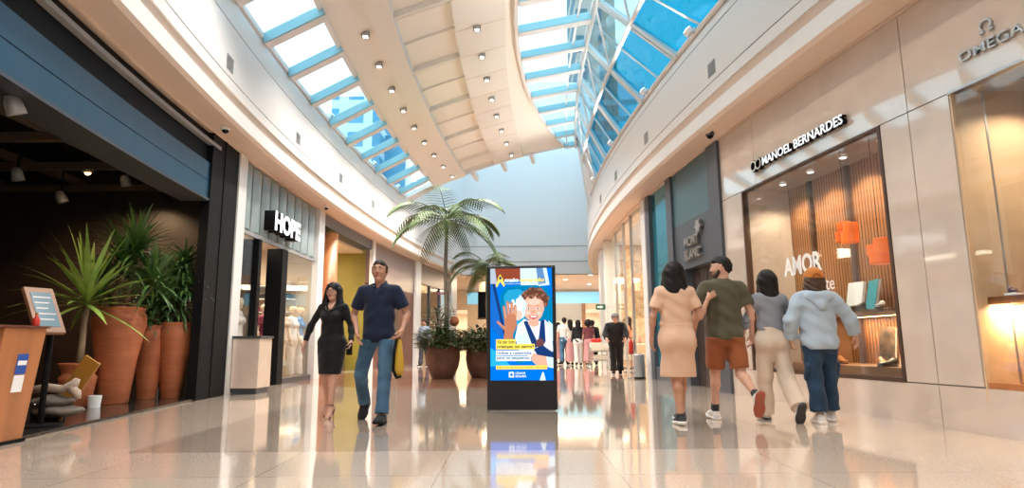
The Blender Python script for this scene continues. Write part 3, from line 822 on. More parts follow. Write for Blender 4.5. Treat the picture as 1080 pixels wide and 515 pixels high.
MB().cbox('L', 31.5, 32.4, -.5, .1, 0, 4.38).build('trim_pilaster_5', M['frame_white'], kind='structure')
MB().box(-12, -5.4, 31.6, 31.8, 0, 4.2).build('wall_shop_3_end', M['cream_wall'], kind='structure')
MB().box(-8.6, -8.4, 26.4, 31.8, 0, 4.2).build('wall_shop_3_back', mat('pale blue paint', (.35, .62, .75), .5), kind='structure')
MB().box(-8.6, -4.5, 26.4, 31.8, 3.6, 3.7).build('ceiling_shop_3', M['cream_wall'], kind='structure')
area('shop_light', (-6.2, 29, 3.5), 2.2, 190, (1, .9, .75))

# ------------------------------------------------------------------ right side: display windows
def rp(y, d, z): return wl('R', y, d, z)
def rframe(y, d, z, y2, org=(0, 0, 0)):
    A = Vector(rp(y, d, z)); B = Vector(rp(y2, d, z)); return frame(A - Vector(org), B - A, (0, 0, 1)), (B - A).length
# window of the shoe shop
w7 = empty('window_6', kind='structure')
MB().cbox('R', 6.72, 9.78, -.035, -.02, .46, 3.24).build('glazing', M['glass'], w7)
fr = MB(); fr.cbox('R', 6.70, 6.74, -.08, .01, .43, 3.27).cbox('R', 9.76, 9.80, -.08, .01, .43, 3.27).cbox('R', 6.7, 9.8, -.08, .01, 3.24, 3.27).cbox('R', 6.7, 9.8, -.08, .012, .42, .46)
fr.build('frame', M['wood_dark'], w7)
MB().sweep(rp, [(-.75, .42), (-.75, 3.3), (-.83, 3.3), (-.83, .42)], ysamp(6.4, 9.95)).build('wall_display_back', M['slats'], kind='structure')
MB().cbox('R', 9.78, 9.95, -.83, -.05, .42, 3.3).build('wall_display_left', M['stone'], kind='structure')
MB().cbox('R', 6.5, 6.66, -.83, -.24, .42, 3.3).build('wall_display_right', M['stone_dark'], kind='structure')
MB().cbox('R', 6.5, 9.9, -.83, -.05, 3.27, 3.36).build('ceiling_display', M['stone'], kind='structure')
MB().cbox('R', 6.6, 9.8, -.80, -.08, .42, .56).build('floor_display', M['wood_mid'], kind='structure')
for y in (9.15, 8.3): MB().cbox('R', y, y + .06, -.78, -.70, .5, 3.27).build('trim_display_post', M['wood_dark'], kind='structure')
for k, y in enumerate((9.3, 8.6, 7.9, 7.2)):
    x, yy, z = rp(y, -.4, 3.27)
    t = empty('recessed_downlight', (x, yy, z), 'recessed downlight in the shoe window ceiling, %s from the left' % NTH[k], 'downlight', 'downlights in the shoe window')
    MB().lathe((0, 0, 0), [(.06, 0), (.06, -.012), (.045, -.016)], 16).build('trim_ring', M['white_paint'], t)
    MB().lathe((0, 0, -.017), [(.04, 0), (.04, -.003)], 16).build('lens', M['lamp'], t)
    spot('downlight_beam', (0, 0, -.04), 60, (1, .80, .56), 2.2, parent=t, r=.03)
def shelf(y0, y1, d0, d1, z, lab, m='wood_mid'):
    c = rp((y0 + y1) / 2, (d0 + d1) / 2, z)
    t = MB().cbox('R', y0, y1, d0, d1, z - .04, z).cbox('R', y0, y1, d1 - .02, d1, z - .07, z).build('display_shelf', M[m])
    prop(t, lab, 'shelf')
shelf(6.62, 8.6, -.75, -.22, 1.23, 'brown timber shelf of shoes and books in the shoe window')
MB().cbox('R', 8.6, 8.64, -.75, -.3, .56, 1.23).build('trim_shelf_end', M['wood_mid'], kind='structure')
def shoe_small(y, d, z, c, rz, label, group=None, heel=False):
    x, yy, _ = rp(y, d, z)
    t = empty('display_shoe', (x, yy, z), label, 'shoe', group, rz=rz)
    pr = [(-.04, 0, .035, .09), (0, 0, .04, .075), (.06, 0, .036, .05), (.13, 0, .042, .045), (.18, 0, .034, .036), (.205, 0, .015, .025)]
    b = MB(); n0 = len(b.v); seg = 10
    for yy_, zz, w, h in pr:
        for k in range(seg):
            q = 2 * PI * k / seg; b.v.append((w * math.cos(q), yy_, .018 + max(0, h * (.5 + .5 * math.sin(q)))))
    for i in range(len(pr) - 1):
        for k in range(seg): b.f.append((i * seg + k, i * seg + (k + 1) % seg, (i + 1) * seg + (k + 1) % seg, (i + 1) * seg + k))
    b.f.append(tuple(range(seg))); b.f.append(tuple((len(pr) - 1) * seg + k for k in range(seg))[::-1])
    b.build('upper', c, t, smooth=True)
    MB().box(-.036, .036, -.05, .2, 0, .02).box(-.03, .03, -.05, .0, -.0, .03).build('sole', M['wood_dark'], t, bevel=.006)
leather = [mat('tan leather', (.30, .12, .05), .35), mat('black leather', (.02, .018, .016), .3), mat('white leather', (.75, .70, .64), .4), mat('cognac leather', (.42, .17, .06), .35)]
for k, (y, d, z, c, lab) in enumerate(((7.75, -.35, 1.23, 1, 'black leather shoe before the teal book on the upper shelf'), (7.42, -.36, 1.23, 2, 'white shoe on the upper shelf, left of the pale pair'),
    (7.2, -.42, 1.23, 2, 'white shoe in the middle of the pale row on the upper shelf'), (6.86, -.34, 1.23, 2, 'white shoe at the right end of the upper shelf'),
    (8.4, -.4, 1.23, 0, 'tan leather shoe at the left end of the upper shelf'), (7.5, -.35, .56, 3, 'cognac leather shoe on the window floor beside the lower books'),
    (7.24, -.28, .56, 1, 'black leather shoe on the window floor under the teal book'), (6.95, -.3, .56, 0, 'tan leather shoe on the window floor at the right corner'), (8.3, -.4, .56, 3, 'cognac leather shoe on the window floor far left'))):
    shoe_small(y, d, z, leather[c], 1.9 + .5 * (k % 3), lab)
x, yy, z = rp(7.6, -.5, 1.17)
t = empty('shelf_light', (x, yy, z), 'added slim warm light bar under the shelf of the shoe window', 'light')  # unseen light bar, added to brighten the dim lower window
MB().box(-.02, .02, -.7, .7, -.012, 0).build('housing', M['steel'], t)
MB().box(-.012, .012, -.68, .68, -.016, -.012).build('lens', M['lamp_warm'], t)
area('shelf_glow', (0, 0, -.03), .1, 16, (1, .70, .42), t, sizey=1.4)
def book(y, d, z, w, h, ang, lean, cover, label):
    x, yy, _ = rp(y, d, z)
    t = empty('propped_book', (x, yy, z), label, 'book', rz=ang)
    T = Matrix.Rotation(lean, 4, 'Y')
    MB().box(-.004, .0, -w / 2, w / 2, 0, h, T).box(.03, .034, -w / 2, w / 2, 0, h, T).build('cover', cover, t)
    MB().box(.0, .03, -w / 2 + .005, w / 2 - .01, .005, h - .005, T).build('pages', M['white_paint'], t)
tealc = mat('teal cover', (.02, .33, .42), .3); creamc = mat('cream cover', (.80, .72, .55), .4); photoc = mat('brown photo cover', (.25, .16, .10), .4, noise=.8, nscale=12); whitec = mat('white cover', (.82, .84, .84), .35)
book(8.12, -.5, 1.23, .26, .40, .25, .22, whitec, 'white book propped on the upper shelf left of the teal one')
book(7.82, -.5, 1.23, .26, .40, -.1, .22, tealc, 'teal book propped on the upper shelf behind the black shoe')
book(7.62, -.5, .56, .22, .46, .3, .15, photoc, 'brown photo book standing on the window floor')
book(7.30, -.5, .56, .30, .44, .0, .15, creamc, 'cream book standing on the window floor beside the brown one')
# orange lanterns: clusters of short drums
def lantern(u, v, y, drums, label):
    p = at_y(u, v, y)
    t = empty('orange_lantern', p, label, 'lantern', 'hanging orange lanterns')
    for dx, dz, r, h in drums:
        MB().lathe((0, dx, dz), [(r * .96, -h / 2), (r, -h / 2 + .01), (r, h / 2 - .01), (r * .96, h / 2)], 28).build('lamp_shade', M['orange'], t, smooth=False)
    MB().tube([(0, 0, .1), (0, 0, 3.27 - p.z)], .004, 5).build('cord', M['black'], t)
lantern(893, 247, 7.55, [(.05, .11, .085, .10), (-.10, .07, .085, .10), (.09, -.02, .09, .13), (-.07, -.05, .10, .15)], 'left cluster of orange drum lanterns hanging in the shoe window')
lantern(928, 265, 7.15, [(.07, .02, .10, .13), (-.07, .05, .10, .18), (0, -.08, .12, .14)], 'right cluster of orange drum lanterns hanging in the shoe window')
# vinyl lettering on the glass
Mv, L_ = rframe(8.78, -.018, 1.76, 7.93)
o = text_mesh('AMOR', Mv, L_, .27, 0, .003, M['white_paint'], 'window_lettering', None, bold=.03)
prop(o, 'white AMOR lettering on the glass of the shoe window', 'lettering')
Mv, L_ = rframe(8.15, -.018, 1.50, 7.72)
o = text_mesh('forte', Mv, L_, .17, 0, .003, M['white_paint'], 'window_lettering', None)
prop(o, 'thin white script on the shoe window glass below AMOR', 'lettering')
# sign above
t = empty('shop_sign', rp(9.35, 0, 3.45), 'white lettering with dark sides reading MANOEL BERNARDES above the shoe window', 'sign')
og = t.location
Mv, L_ = rframe(8.98, .0, 3.47, 7.18, og)
text_mesh('MANOEL BERNARDES', Mv, L_, .125, .01, .075, M['black'], 'letter_body', t, bold=.02)
text_mesh('MANOEL BERNARDES', Mv, L_, .125, .075, .08, emit('letter white', (1, 1, 1), .95), 'letter_face', t, bold=.012)
Mv, L_ = rframe(9.35, .0, 3.44, 9.02, og)
def ring2(cx, cy, r, w, M_, d0, d1, a0=0, a1=2 * PI, n=28, sx=1.):
    b = MB(); full = abs(a1 - a0 - 2 * PI) < 1e-6
    pts = []
    for i in range(n + 1):
        q = a0 + (a1 - a0) * i / n
        pts.append([(cx + sx * (r - w / 2) * math.cos(q), cy + (r - w / 2) * math.sin(q), d0), (cx + sx * (r + w / 2) * math.cos(q), cy + (r + w / 2) * math.sin(q), d0),
                    (cx + sx * (r + w / 2) * math.cos(q), cy + (r + w / 2) * math.sin(q), d1), (cx + sx * (r - w / 2) * math.cos(q), cy + (r - w / 2) * math.sin(q), d1)])
    vs = [M_ @ Vector(p) for c in pts for p in c]
    fs = [(i * 4 + j, i * 4 + (j + 1) % 4, (i + 1) * 4 + (j + 1) % 4, (i + 1) * 4 + j) for i in range(n) for j in range(4)]
    if not full: fs += [(0, 1, 2, 3), (n * 4, n * 4 + 3, n * 4 + 2, n * 4 + 1)]
    return b.add(vs, fs)
for cx in (.09, .24):
    ring2(cx, .10, .075, .035, Mv, .01, .07).build('emblem_ring', M['black'], t)
    ring2(cx, .10, .075, .02, Mv, .07, .076).build('emblem_face', M['frame_white'], t)
# watch shop sign: OMEGA with the omega symbol
t = empty('shop_sign', rp(5.6, 0, 3.5), 'brushed grey OMEGA lettering with its symbol on the limestone wall', 'sign')
og = t.location
Mv, L_ = rframe(5.62, .0, 3.50, 4.99, og)
text_mesh('OMEGA', Mv, L_, .10, .005, .03, M['steel'], 'lettering', t, bold=.006)
Mv, L_ = rframe(5.42, .0, 3.66, 5.22, og)
ring2(.10, .075, .052, .016, Mv, .005, .03, math.radians(-55), math.radians(235), sx=1.05).build('symbol', M['steel'], t)
b = MB()
for x0, x1 in ((.03, .078), (.122, .17)): b.add([Mv @ Vector((x, y, z)) for x in (x0, x1) for y in (.012, .03) for z in (.005, .03)], [(0, 1, 3, 2), (4, 6, 7, 5), (0, 4, 5, 1), (2, 3, 7, 6), (0, 2, 6, 4), (1, 5, 7, 3)])
b.build('symbol_foot', M['steel'], t)
# watch window alcove
MB().cbox('R', 5.785, 5.95, -1.3, -.25, .3, 3.28).cbox('R', 5.775, 5.795, -.3, -.0, .3, 3.28).build('wall_alcove_left', M['stone_dark'], kind='structure')
MB().cbox('R', 1.05, 1.2, -1.3, -.25, .3, 3.28).build('wall_alcove_right', M['stone_dark'], kind='structure')
MB().cbox('R', 1.2, 5.9, -1.3, -.25, 3.28, 3.4).build('ceiling_alcove', mat('grey limestone', (.42, .38, .35), .3, noise=.1), kind='structure')
MB().cbox('R', 1.2, 5.8, -1.3, -.04, .3, .41).build('floor_alcove', M['wood_orange'], kind='structure')
MB().cbox('R', 1.2, 5.8, -.12, -.02, .41, .47).build('trim_alcove_sill', M['wood_orange'], kind='structure')
MB().sweep(rp, [(-1.3, .3), (-1.3, 3.4), (-1.4, 3.4), (-1.4, .3)], ysamp(1.0, 6.0)).build('wall_alcove_back', M['stone_dark'], kind='structure')
MB().cbox('R', 5.30, 5.36, -1.29, -.95, .41, 3.28).build('trim_alcove_mullion', M['steel'], kind='structure')
w8 = empty('window_7', kind='structure')
MB().cbox('R', 1.2, 5.8, -.035, -.025, .47, 3.28).build('glazing', M['glass'], w8)
MB().cbox('R', 5.77, 5.79, -.32, -.30, .41, 3.28).cbox('R', 1.2, 5.8, -.08, .01, 3.255, 3.28).build('frame', M['steel'], w8)
shelf(4.3, 5.77, -.60, -.10, 1.25, 'orange timber shelf of watches in the far right alcove', 'wood_orange')
MB().cbox('R', 5.2, 5.45, -.5, -.3, .41, 1.18).build('trim_shelf_support', M['wood_orange'], kind='structure')
for k, (y, z) in enumerate(((5.62, 1.25), (5.44, 1.25), (5.26, 1.25), (5.6, .41), (5.4, .41))):
    x, yy, _ = rp(y, -.2, z)
    t = empty('watch_stand', (x, yy, z), ('watch on a white cushion on the alcove shelf, left end', 'watch on a white cushion on the alcove shelf, second from left', 'watch on a white cushion on the alcove shelf, third from left', 'watch on a cushion on the alcove floor, left', 'watch on a cushion on the alcove floor, right')[k], 'watch', rz=.4)
    MB().box(-.06, .06, -.05, .05, 0, .025).build('cushion', M['white_paint'], t, bevel=.008)
    MB().lathe((0, 0, .045), [(.03, -.006), (.034, 0), (.03, .006)], 20).build('dial', M['black'], t)
    b = ring2(0, 0, .035, .006, frame((0, .0, .04), (0, 1, 0), (0, 0, 1)), -.012, .012); b.build('strap', leather[0], t)
for k, y in enumerate((5.35, 4.75)):
    x, yy, z = rp(y, -.45, 3.28)
    t = empty('recessed_downlight', (x, yy, z), 'square recessed downlight in the alcove ceiling, %s from the left' % NTH[k], 'downlight', 'downlights in the alcove ceiling')
    MB().box(-.09, .09, -.09, .09, -.012, 0).build('trim_ring', M['frame_grey'], t)
    MB().lathe((0, 0, -.013), [(.05, 0), (.05, -.004)], 16).build('lens', M['lamp'], t)
    spot('downlight_beam', (0, 0, -.05), 60, (1, .82, .60), 2.4, parent=t, r=.04)
x, yy, z = rp(5.5, -.25, 1.18)
t = empty('shelf_light', (x, yy, z), 'small warm light under the alcove shelf', 'light')
MB().box(-.03, .03, -.2, .2, -.015, 0).build('housing', M['steel'], t)
MB().box(-.02, .02, -.19, .19, -.018, -.015).build('lens', M['lamp_warm'], t)
area('shelf_glow', (0, 0, -.03), .35, 9, (1, .66, .34), t)
spot('shelf_spot', (0, .1, -.04), 40, (1, .66, .36), 1.8, (math.radians(75), 0, 0), parent=t)

# dark boutique front
MB().cbox('R', 10.5, 10.95, -.3, .05, 0, 4.38).build('trim_dark_pier_1', M['charcoal'], kind='structure')
MB().cbox('R', 12.9, 13.25, -.3, .05, 0, 4.38).build('trim_dark_pier_2', M['charcoal'], kind='structure')
MB().cbox('R', 14.6, 14.88, -.3, .05, 0, 4.38).build('trim_dark_pier_3', M['charcoal'], kind='structure')
MB().cbox('R', 10.95, 12.9, -.3, .0, 2.3, 3.25).build('wall_dark_lower', M['charcoal'], kind='structure')
MB().cbox('R', 10.95, 12.9, -.3, .0, 3.25, 4.38).build('wall_dark_upper', M['teal'], kind='structure')
d3 = empty('door_3', kind='structure')
MB().cbox('R', 12.4, 12.9, -.3, .0, 0, 2.3).build('side_panel', M['charcoal'], d3)
for k in range(4):
    a = 10.95 + .3625 * k
    MB().cbox('R', a + .012, a + .35, -.22, -.16, 0, 2.3).build('leaf', mat('dark bronze leaf', (.05, .035, .03), .25), d3)
MB().cbox('R', 10.95, 12.4, -.35, -.3, 0, 2.3).build('backing', M['black'], d3)
MB().cbox('R', 11.6, 11.63, -.16, -.11, .7, 1.5).build('handle', M['steel'], d3)
w9 = empty('window_8', kind='structure')
MB().cbox('R', 13.25, 14.6, -.06, -.04, .3, 4.38).build('glazing', mat('deep blue mirror glass', (.04, .30, .40), .06, metal=.6), w9)
MB().cbox('R', 13.25, 14.6, -.1, .02, 0, .3).build('sill', M['charcoal'], w9)
MB().cbox('R', 13.25, 14.6, -.3, -.1, 0, 4.38).build('wall_dark_backing', M['charcoal'], kind='structure')
t = empty('shop_sign', rp(12.2, 0, 2.5), 'bronze two-line MONT BLANC lettering with a rounded star on the dark boutique front', 'sign')
og = t.location
Mv, L_ = rframe(12.2, .0, 2.71, 11.42, og)
text_mesh('MONT', Mv, L_ * .93, .19, .01, .07, M['bronze'], 'lettering', t, bold=.02)
Mv, L_ = rframe(12.2, .0, 2.45, 11.42, og)
text_mesh('BLANC', Mv, L_, .19, .01, .07, M['bronze'], 'lettering', t, bold=.02)
Mv, L_ = rframe(11.5, .0, 3.02, 11.2, og)
pts = []
for k in range(36):
    q = 2 * PI * k / 36; r = .115 + .03 * math.cos(6 * q); pts.append((.03 + r * math.cos(q), r * math.sin(q)))
poly('emblem', pts, .01, .07, Mv, M['bronze'], t)

# bright glass shop past it
MB().cbox('R', 14.88, 15.25, -.4, .08, 0, 4.38).build('trim_pilaster_6', M['frame_white'], kind='structure')
MB().cbox('R', 21.3, 21.9, -.4, .10, 0, 4.38).build('trim_pilaster_7', M['frame_white'], kind='structure')
MB().cbox('R', 23.4, 24.6, -.4, .12, 0, 4.38).build('trim_pilaster_8', M['frame_white'], kind='structure')
MB().cbox('R', 24.6, 32, -.2, 0, 0, 4.38).build('wall_right_far', M['cream_wall'], kind='structure')
w10 = empty('window_9', kind='structure')
MB().cbox('R', 15.3, 17.0, -.06, -.045, .05, 4.38).cbox('R', 18.2, 21.3, -.06, -.045, .05, 4.38).build('glazing', M['glass'], w10)
for y in (17.0, 18.1, 19.7): MB().cbox('R', y, y + .05, -.1, -.02, 0, 4.38).build('mullion', M['steel'], w10)
MB().box(3.3, 8.4, 21.9, 22.1, 0, 4.3).build('wall_glass_shop_end', mat('gold mosaic', (.80, .60, .40), .35, noise=.6, nscale=7, c2=(.50, .33, .20)), kind='structure')
MB().box(8.4, 8.6, 14.9, 22, 0, 4.3).build('wall_glass_shop_back', M['cream_wall'], kind='structure')
MB().box(3.9, 8.4, 14.75, 14.87, 0, 4.3).build('wall_glass_shop_near', M['cream_wall'], kind='structure')
MB().sweep(rp, [(-.1, 4.3), (-.1, 4.4), (-5, 4.4), (-5, 4.3)], ysamp(15, 22)).build('ceiling_glass_shop', M['white'], kind='structure')
area('shop_light', (5.6, 18.5, 4.25), 3.0, 300, (1, .86, .66))
random.seed(3)
for k in range(5):
    x = 4.2 + .55 * (k % 3) + .2 * k; y = 16.4 + 1.1 * k
    t = empty('crystal_pendant', (x, y, 4.3), 'glowing glass-bubble pendant cluster in the bright shop, ' + ORD[k], 'pendant lamp', 'bubble pendants in the bright shop')
    b = MB(); c = MB()
    for q in range(9):
        dx, dy, dz = random.uniform(-.25, .25), random.uniform(-.25, .25), -random.uniform(.3, 1.5)
        b.ball((dx, dy, dz), .06, 10, 6); c.tube([(dx, dy, dz + .05), (dx * .3, dy * .3, 0)], .003, 4)
    b.build('bulb', emit('pendant glow', (1, .85, .6), 4), t, smooth=True); c.build('cord', M['steel'], t)
for k, (x, y) in enumerate(((4.1, 16.6), (4.4, 18.0), (4.2, 19.4), (5.2, 20.6))):
    t = empty('display_table', (x, y, 0), ('gilt display table nearest the dark pier in the bright shop', 'gilt display table in the doorway of the bright shop', 'gilt display table behind the far glass of the bright shop', 'gilt display table at the back of the bright shop')[k], 'table')
    MB().box(-.4, .4, -.3, .3, .78, .82).build('tabletop', M['white_paint'], t)
    for i in (-1, 1):
        for j_ in (-1, 1): MB().box(.36 * i - .015, .36 * i + .015, .26 * j_ - .015, .26 * j_ + .015, 0, .78).build('leg', M['bronze'], t)
    for q in range(3):
        b = MB().lathe((0, 0, 0), [(.04, 0), (.07, .05), (.06, .12), (.02, .16), (.025, .22)], 14)
        o = b.build('glass_vase', (rackc[q], M['orange'], M['steel'])[q % 3], None, smooth=True, loc=(x - .25 + .25 * q, y, .82))
        prop(o, '%s vase on the gilt table %s' % (('left-hand', 'middle', 'right-hand')[q], ('nearest the dark pier', 'in the bright shop doorway', 'behind the far glass', 'at the back of the bright shop')[k]), 'vase', 'vases on the gilt tables')
hb = empty('hanging_banner', (3.62, 15.9, 2.9), 'narrow pink cloth banner hanging behind the bright shop glass', 'banner')
MB().box(-.18, .18, -.01, .01, -1.0, 0).build('cloth', rackc[0], hb)
MB().tube([(-.2, 0, 0), (.2, 0, 0)], .012).build('rod', M['steel'], hb)
MB().tube([(-.18, 0, 0), (0, 0, .5), (0, 0, 1.42)], .004, 5).tube([(.18, 0, 0), (0, 0, .5)], .004, 5).build('cord', M['steel'], hb)
# grey bin and red extinguisher in front of the pier
t = empty('waste_bin', (3.02, 15.0, 0), 'grey steel cylindrical bin by the pier of the bright shop', 'bin')
MB().lathe((0, 0, 0), [(.13, 0), (.135, .02), (.135, .55), (.12, .58), (.1, .56), (.1, .5)], 24).build('body', M['frame_grey'], t, smooth=False)
MB().lathe((0, 0, 0), [(.14, .0), (.14, .04)], 24).build('base_ring', M['black'], t)
t = empty('fire_extinguisher', (2.86, 15.1, .58), 'red fire extinguisher on a stand beside the grey bin', 'fire extinguisher')
MB().lathe((0, 0, 0), [(.055, 0), (.06, .03), (.06, .26), (.03, .33), (.02, .36)], 20).build('cylinder', M['red'], t, smooth=True)
MB().tube([(0, 0, .35), (-.06, 0, .42)], .012).tube([(0, 0, .36), (.02, .0, .4), (.08, .0, .28), (.085, 0, .1)], .008).build('hose', M['black'], t)
MB().lathe((0, 0, -.58), [(.12, 0), (.12, .02), (.015, .03), (.015, .55), (.08, .57), (.08, .58)], 20).build('stand', M['steel'], t)
# exit sign
p = at_y(633.5, 324, 21.1)
t = empty('exit_sign', p, 'green lit exit sign projecting from the far white pilaster', 'sign')
MB().box(-.16, .16, -.03, .03, -.09, .09).build('body', mat('green sign', (.005, .07, .035), .4, emit=(.0, .25, .12), es=.15), t)
poly('arrow', [(-.12, -.03), (0, -.03), (0, -.06), (.09, 0), (0, .06), (0, .03), (-.12, .03)], 0, .006, frame((0, -.031, 0), (1, 0, 0), (0, 0, 1)), M['white_paint'], t)
MB().box(.16, .4, -.015, .015, -.015, .015).build('bracket', M['steel'], t)

# far hall lamps and shop
for k, (x, y) in enumerate(((-3, 34), (0, 35.5), (1.4, 34), (3.2, 37), (4.4, 34.5), (2.4, 41), (-1, 40), (5, 40))):
    t = empty('recessed_downlight', (x, y, 4.62), 'round downlight in the far hall ceiling, %s counted from the left' % NTH[sorted((-3, 0, 1.4, 3.2, 4.4, 2.4, -1, 5)).index(x)], 'downlight', 'downlights in the far hall ceiling')
    MB().lathe((0, 0, 0), [(.16, 0), (.16, -.015), (.13, -.02)], 16).build('trim_ring', M['white_paint'], t)
    MB().lathe((0, 0, -.021), [(.12, 0), (.12, -.003)], 16).build('lens', M['lamp'], t)
area('far_hall_light', (0, 37, 4.5), 3.5, 420, (1, .80, .55))
area('far_hall_light', (4, 40, 4.5), 3.5, 360, (1, .80, .55))
area('far_shop_light', (4, 47, 3.1), 4, 520, (1, .95, .88), sizey=2)
area('far_shop_light', (-4, 47, 3.1), 3, 300, (1, .85, .65), sizey=2)
MB().box(2.6, 4.9, 43.8, 43.95, 2.35, 3.6).build('trim_far_shutter', M['frame_grey'], kind='structure')
MB().box(4.9, 5.15, 43.7, 44, 0, 3.6).build('trim_far_post', M['wood_mid'], kind='structure')
t = empty('menu_board', (-.55, 33.2, 2.0), 'black board hanging at the far hall behind the palms, left of the totem', 'board')
MB().box(-1.3, .8, -.04, .04, .2, 1.6).build('panel', M['black'], t)
MB().box(-1.34, .84, -.02, .06, .12, .2).build('rail', M['wood_mid'], t)
for s in (-1.2, .7): MB().tube([(s, 0, 1.6), (s, 0, 2.6)], .015).build('rod', M['steel'], t)
for k, x in enumerate((-6.5, -4.2, -2.0, .6)):
    MB().box(x, x + .35, 36.8, 37.2, 0, 4.62).build('trim_far_column', M['cream_wall'], kind='structure')

# towers outside, seen through the skylights
t = empty('tower_block', (-17.5, 72, 0), 'pale blue apartment tower seen through the left skylight', 'building')
fm = facade_material('blue tower facade', (.55, .68, .76), (.10, .33, .50), 3.0, 3.0)
MB().box(-4.5, 1.5, 0, 10, 0, 31).build('wing', fm, t)
MB().box(1.5, 7.5, 3, 12, 0, 27).build('wing', mat('deep blue glass tower', (.06, .28, .45), .3, noise=.3, nscale=.4), t)
MB().box(-3.5, .5, 3, 7, 31, 33).build('roof_house', M['white_paint'], t)
t = empty('tower_block', (11.5, 62, 0), 'brown and grey building seen through the right clerestory', 'building')
fm2 = facade_material('brown tower facade', (.35, .28, .23), (.06, .12, .16), 2.6, 3.1)
MB().box(-4.4, -1.6, 0, 10, 0, 46).build('wing', fm2, t)
MB().box(-1.6, .2, 2, 9, 0, 40).build('wing', mat('tan concrete', (.42, .33, .25), .8), t)

# ------------------------------------------------------------------ advertising totem
ta = Vector((-.335, 8.13, 0)); tb = Vector((.565, 8.06, 0))
tw = (tb - ta).length
t = empty('advertising_totem', (ta + tb) / 2, 'black free-standing digital totem showing a child in a blue car seat', 'totem', rz=math.atan2(tb.y - ta.y, tb.x - ta.x))
MB().box(-tw / 2, tw / 2, 0, .13, .015, 1.87).build('housing', mat('totem black', (.018, .016, .017), .35), t, bevel=.006)
MB().box(-tw / 2 + .03, tw / 2 - .03, .01, .12, 0, .015).build('base', M['steel'], t)
MB().box(-tw / 2 + .01, tw / 2 - .01, -.004, 0, 1.845, 1.86).build('top_seam', M['dark_steel'], t)
# screen frame: u 512..588 of the photo maps to the front face
S0 = frame((0, 0, 0), (1, 0, 0), (0, 0, 1))
U0, U1, VT, VB = 517.0, 582.5, 283.5, 402.5
SW, ZT, ZB = tw - .09, 1.835, .385
def sx(u): return (u - (U0 + U1) / 2) / (U1 - U0) * SW
def sz(v): return ZT + (v - VT) / (VB - VT) * (ZB - ZT)
scr_parent = MB().box(-SW / 2 - .006, SW / 2 + .006, -.003, 0, ZB - .006, ZT + .006).build('screen', mat('screen glass', (.01, .01, .012), .1), t)
layer = [0]
def SE(n, c, s=1.0): return emit('screen ' + n, c, s)
def sp(name, pts, m, dz=None):
    """flat outline lit on the screen, clipped to the screen edges"""
    layer[0] += 1
    d = .0031 + .00012 * layer[0]
    q = [(sx(min(U1, max(U0, u))), sz(min(VB, max(VT, v)))) for u, v in pts]
    n = len(q)
    return MB().add([(x, -d, z) for x, z in q], [tuple(range(n))]).build(name, m, scr_parent)
def ell(cx, cy, rx, ry, n=28, rot=0.):
    return [(cx + rx * math.cos(a) * math.cos(rot) - ry * math.sin(a) * math.sin(rot), cy + rx * math.cos(a) * math.sin(rot) + ry * math.sin(a) * math.cos(rot)) for a in [2 * PI * i / n for i in range(n)]]
blue = SE('blue', (.0, .17, .72)); teal = SE('teal', (.0, .20, .42)); navy = SE('navy', (.01, .04, .16)); bright = SE('bright blue', (.02, .42, .95))
skin = SE('skin', (.80, .42, .30)); skin2 = SE('adult hand', (.52, .20, .11)); skin3 = SE('cheek', (.90, .55, .44)); wht = SE('white', (.85, .92, 1)); wht2 = SE('pale shirt', (.62, .80, .92)); brn = SE('brown', (.22, .06, .03)); hairm = SE('hair', (.13, .05, .03)); hair2 = SE('hair light', (.30, .13, .08)); yel = SE('yellow', (.95, .72, .10)); drk = SE('dark', (.03, .02, .04))
sp('picture_ground', [(U0, VT), (U1, VT), (U1, VB), (U0, VB)], blue)
sp('picture_window', [(548, VT), (577, VT), (580, 302), (550, 305)], SE('window', (.62, .78, .95)))
sp('picture_window', [(566, VT), (573, VT), (576, 300), (568, 302)], SE('dark blue pane', (.12, .25, .5)))
sp('picture_door', [(522, VT), (549, VT), (549, 296), (524, 298)], SE('rust', (.28, .06, .03)))
sp('picture_door', [(U0, VT), (522, VT), (524, 300), (U0, 303)], SE('grey panel', (.45, .5, .6)))
sp('picture_seat', [(528, 312), (533, 304), (546, 302), (566, 302), (578, 306), (U1, 318), (U1, 380), (545, 385), (526, 350)], teal)
sp('picture_seat', [(531, 314), (536, 307), (548, 306), (556, 312), (552, 345), (536, 345)], SE('seat lit', (.02, .34, .60)))
sp('picture_belt', [(U0, 300), (521, 300), (536, 358), (533, 366), (U0, 345)], SE('blue fabric', (.01, .14, .55)))
sp('picture_belt', [(519, 300), (522, 300), (533, 352), (531, 356)], navy)
sp('picture_curve', [(U0, 368), (528, 376), (545, 395), (552, VB), (U0, VB)], bright)
sp('picture_lower', [(U0, 388), (U1, 388), (U1, VB), (U0, VB)], blue)
# body
sp('picture_shirt', [(546, 344), (553, 338), (562, 343), (574, 339), (581, 346), (U1, 372), (566, 380), (548, 374), (543, 358)], wht)
sp('picture_shirt', [(544, 356), (556, 352), (560, 372), (548, 374)], wht2)
sp('picture_sleeve', [(578, 340), (U1, 344), (U1, 362), (579, 358)], wht2)
sp('picture_leg', [(560, 374), (571, 376), (U1, 380), (U1, 389), (566, 388), (560, 382)], skin)
sp('picture_cuff', [(575, 378), (U1, 377), (U1, 390), (577, 389)], wht2)
sp('picture_strap', [(552, 341), (556, 340), (567, 364), (565, 369), (561, 367)], navy)
sp('picture_strap', [(570, 340), (574, 339), (575, 362), (571, 368), (567, 364)], navy)
sp('picture_buckle', ell(569, 364, 4.2, 5.2), SE('buckle', (.16, .06, .06)))
sp('picture_strap', [(562, 370), (572, 366), (U1, 374), (U1, 379), (566, 376)], navy)
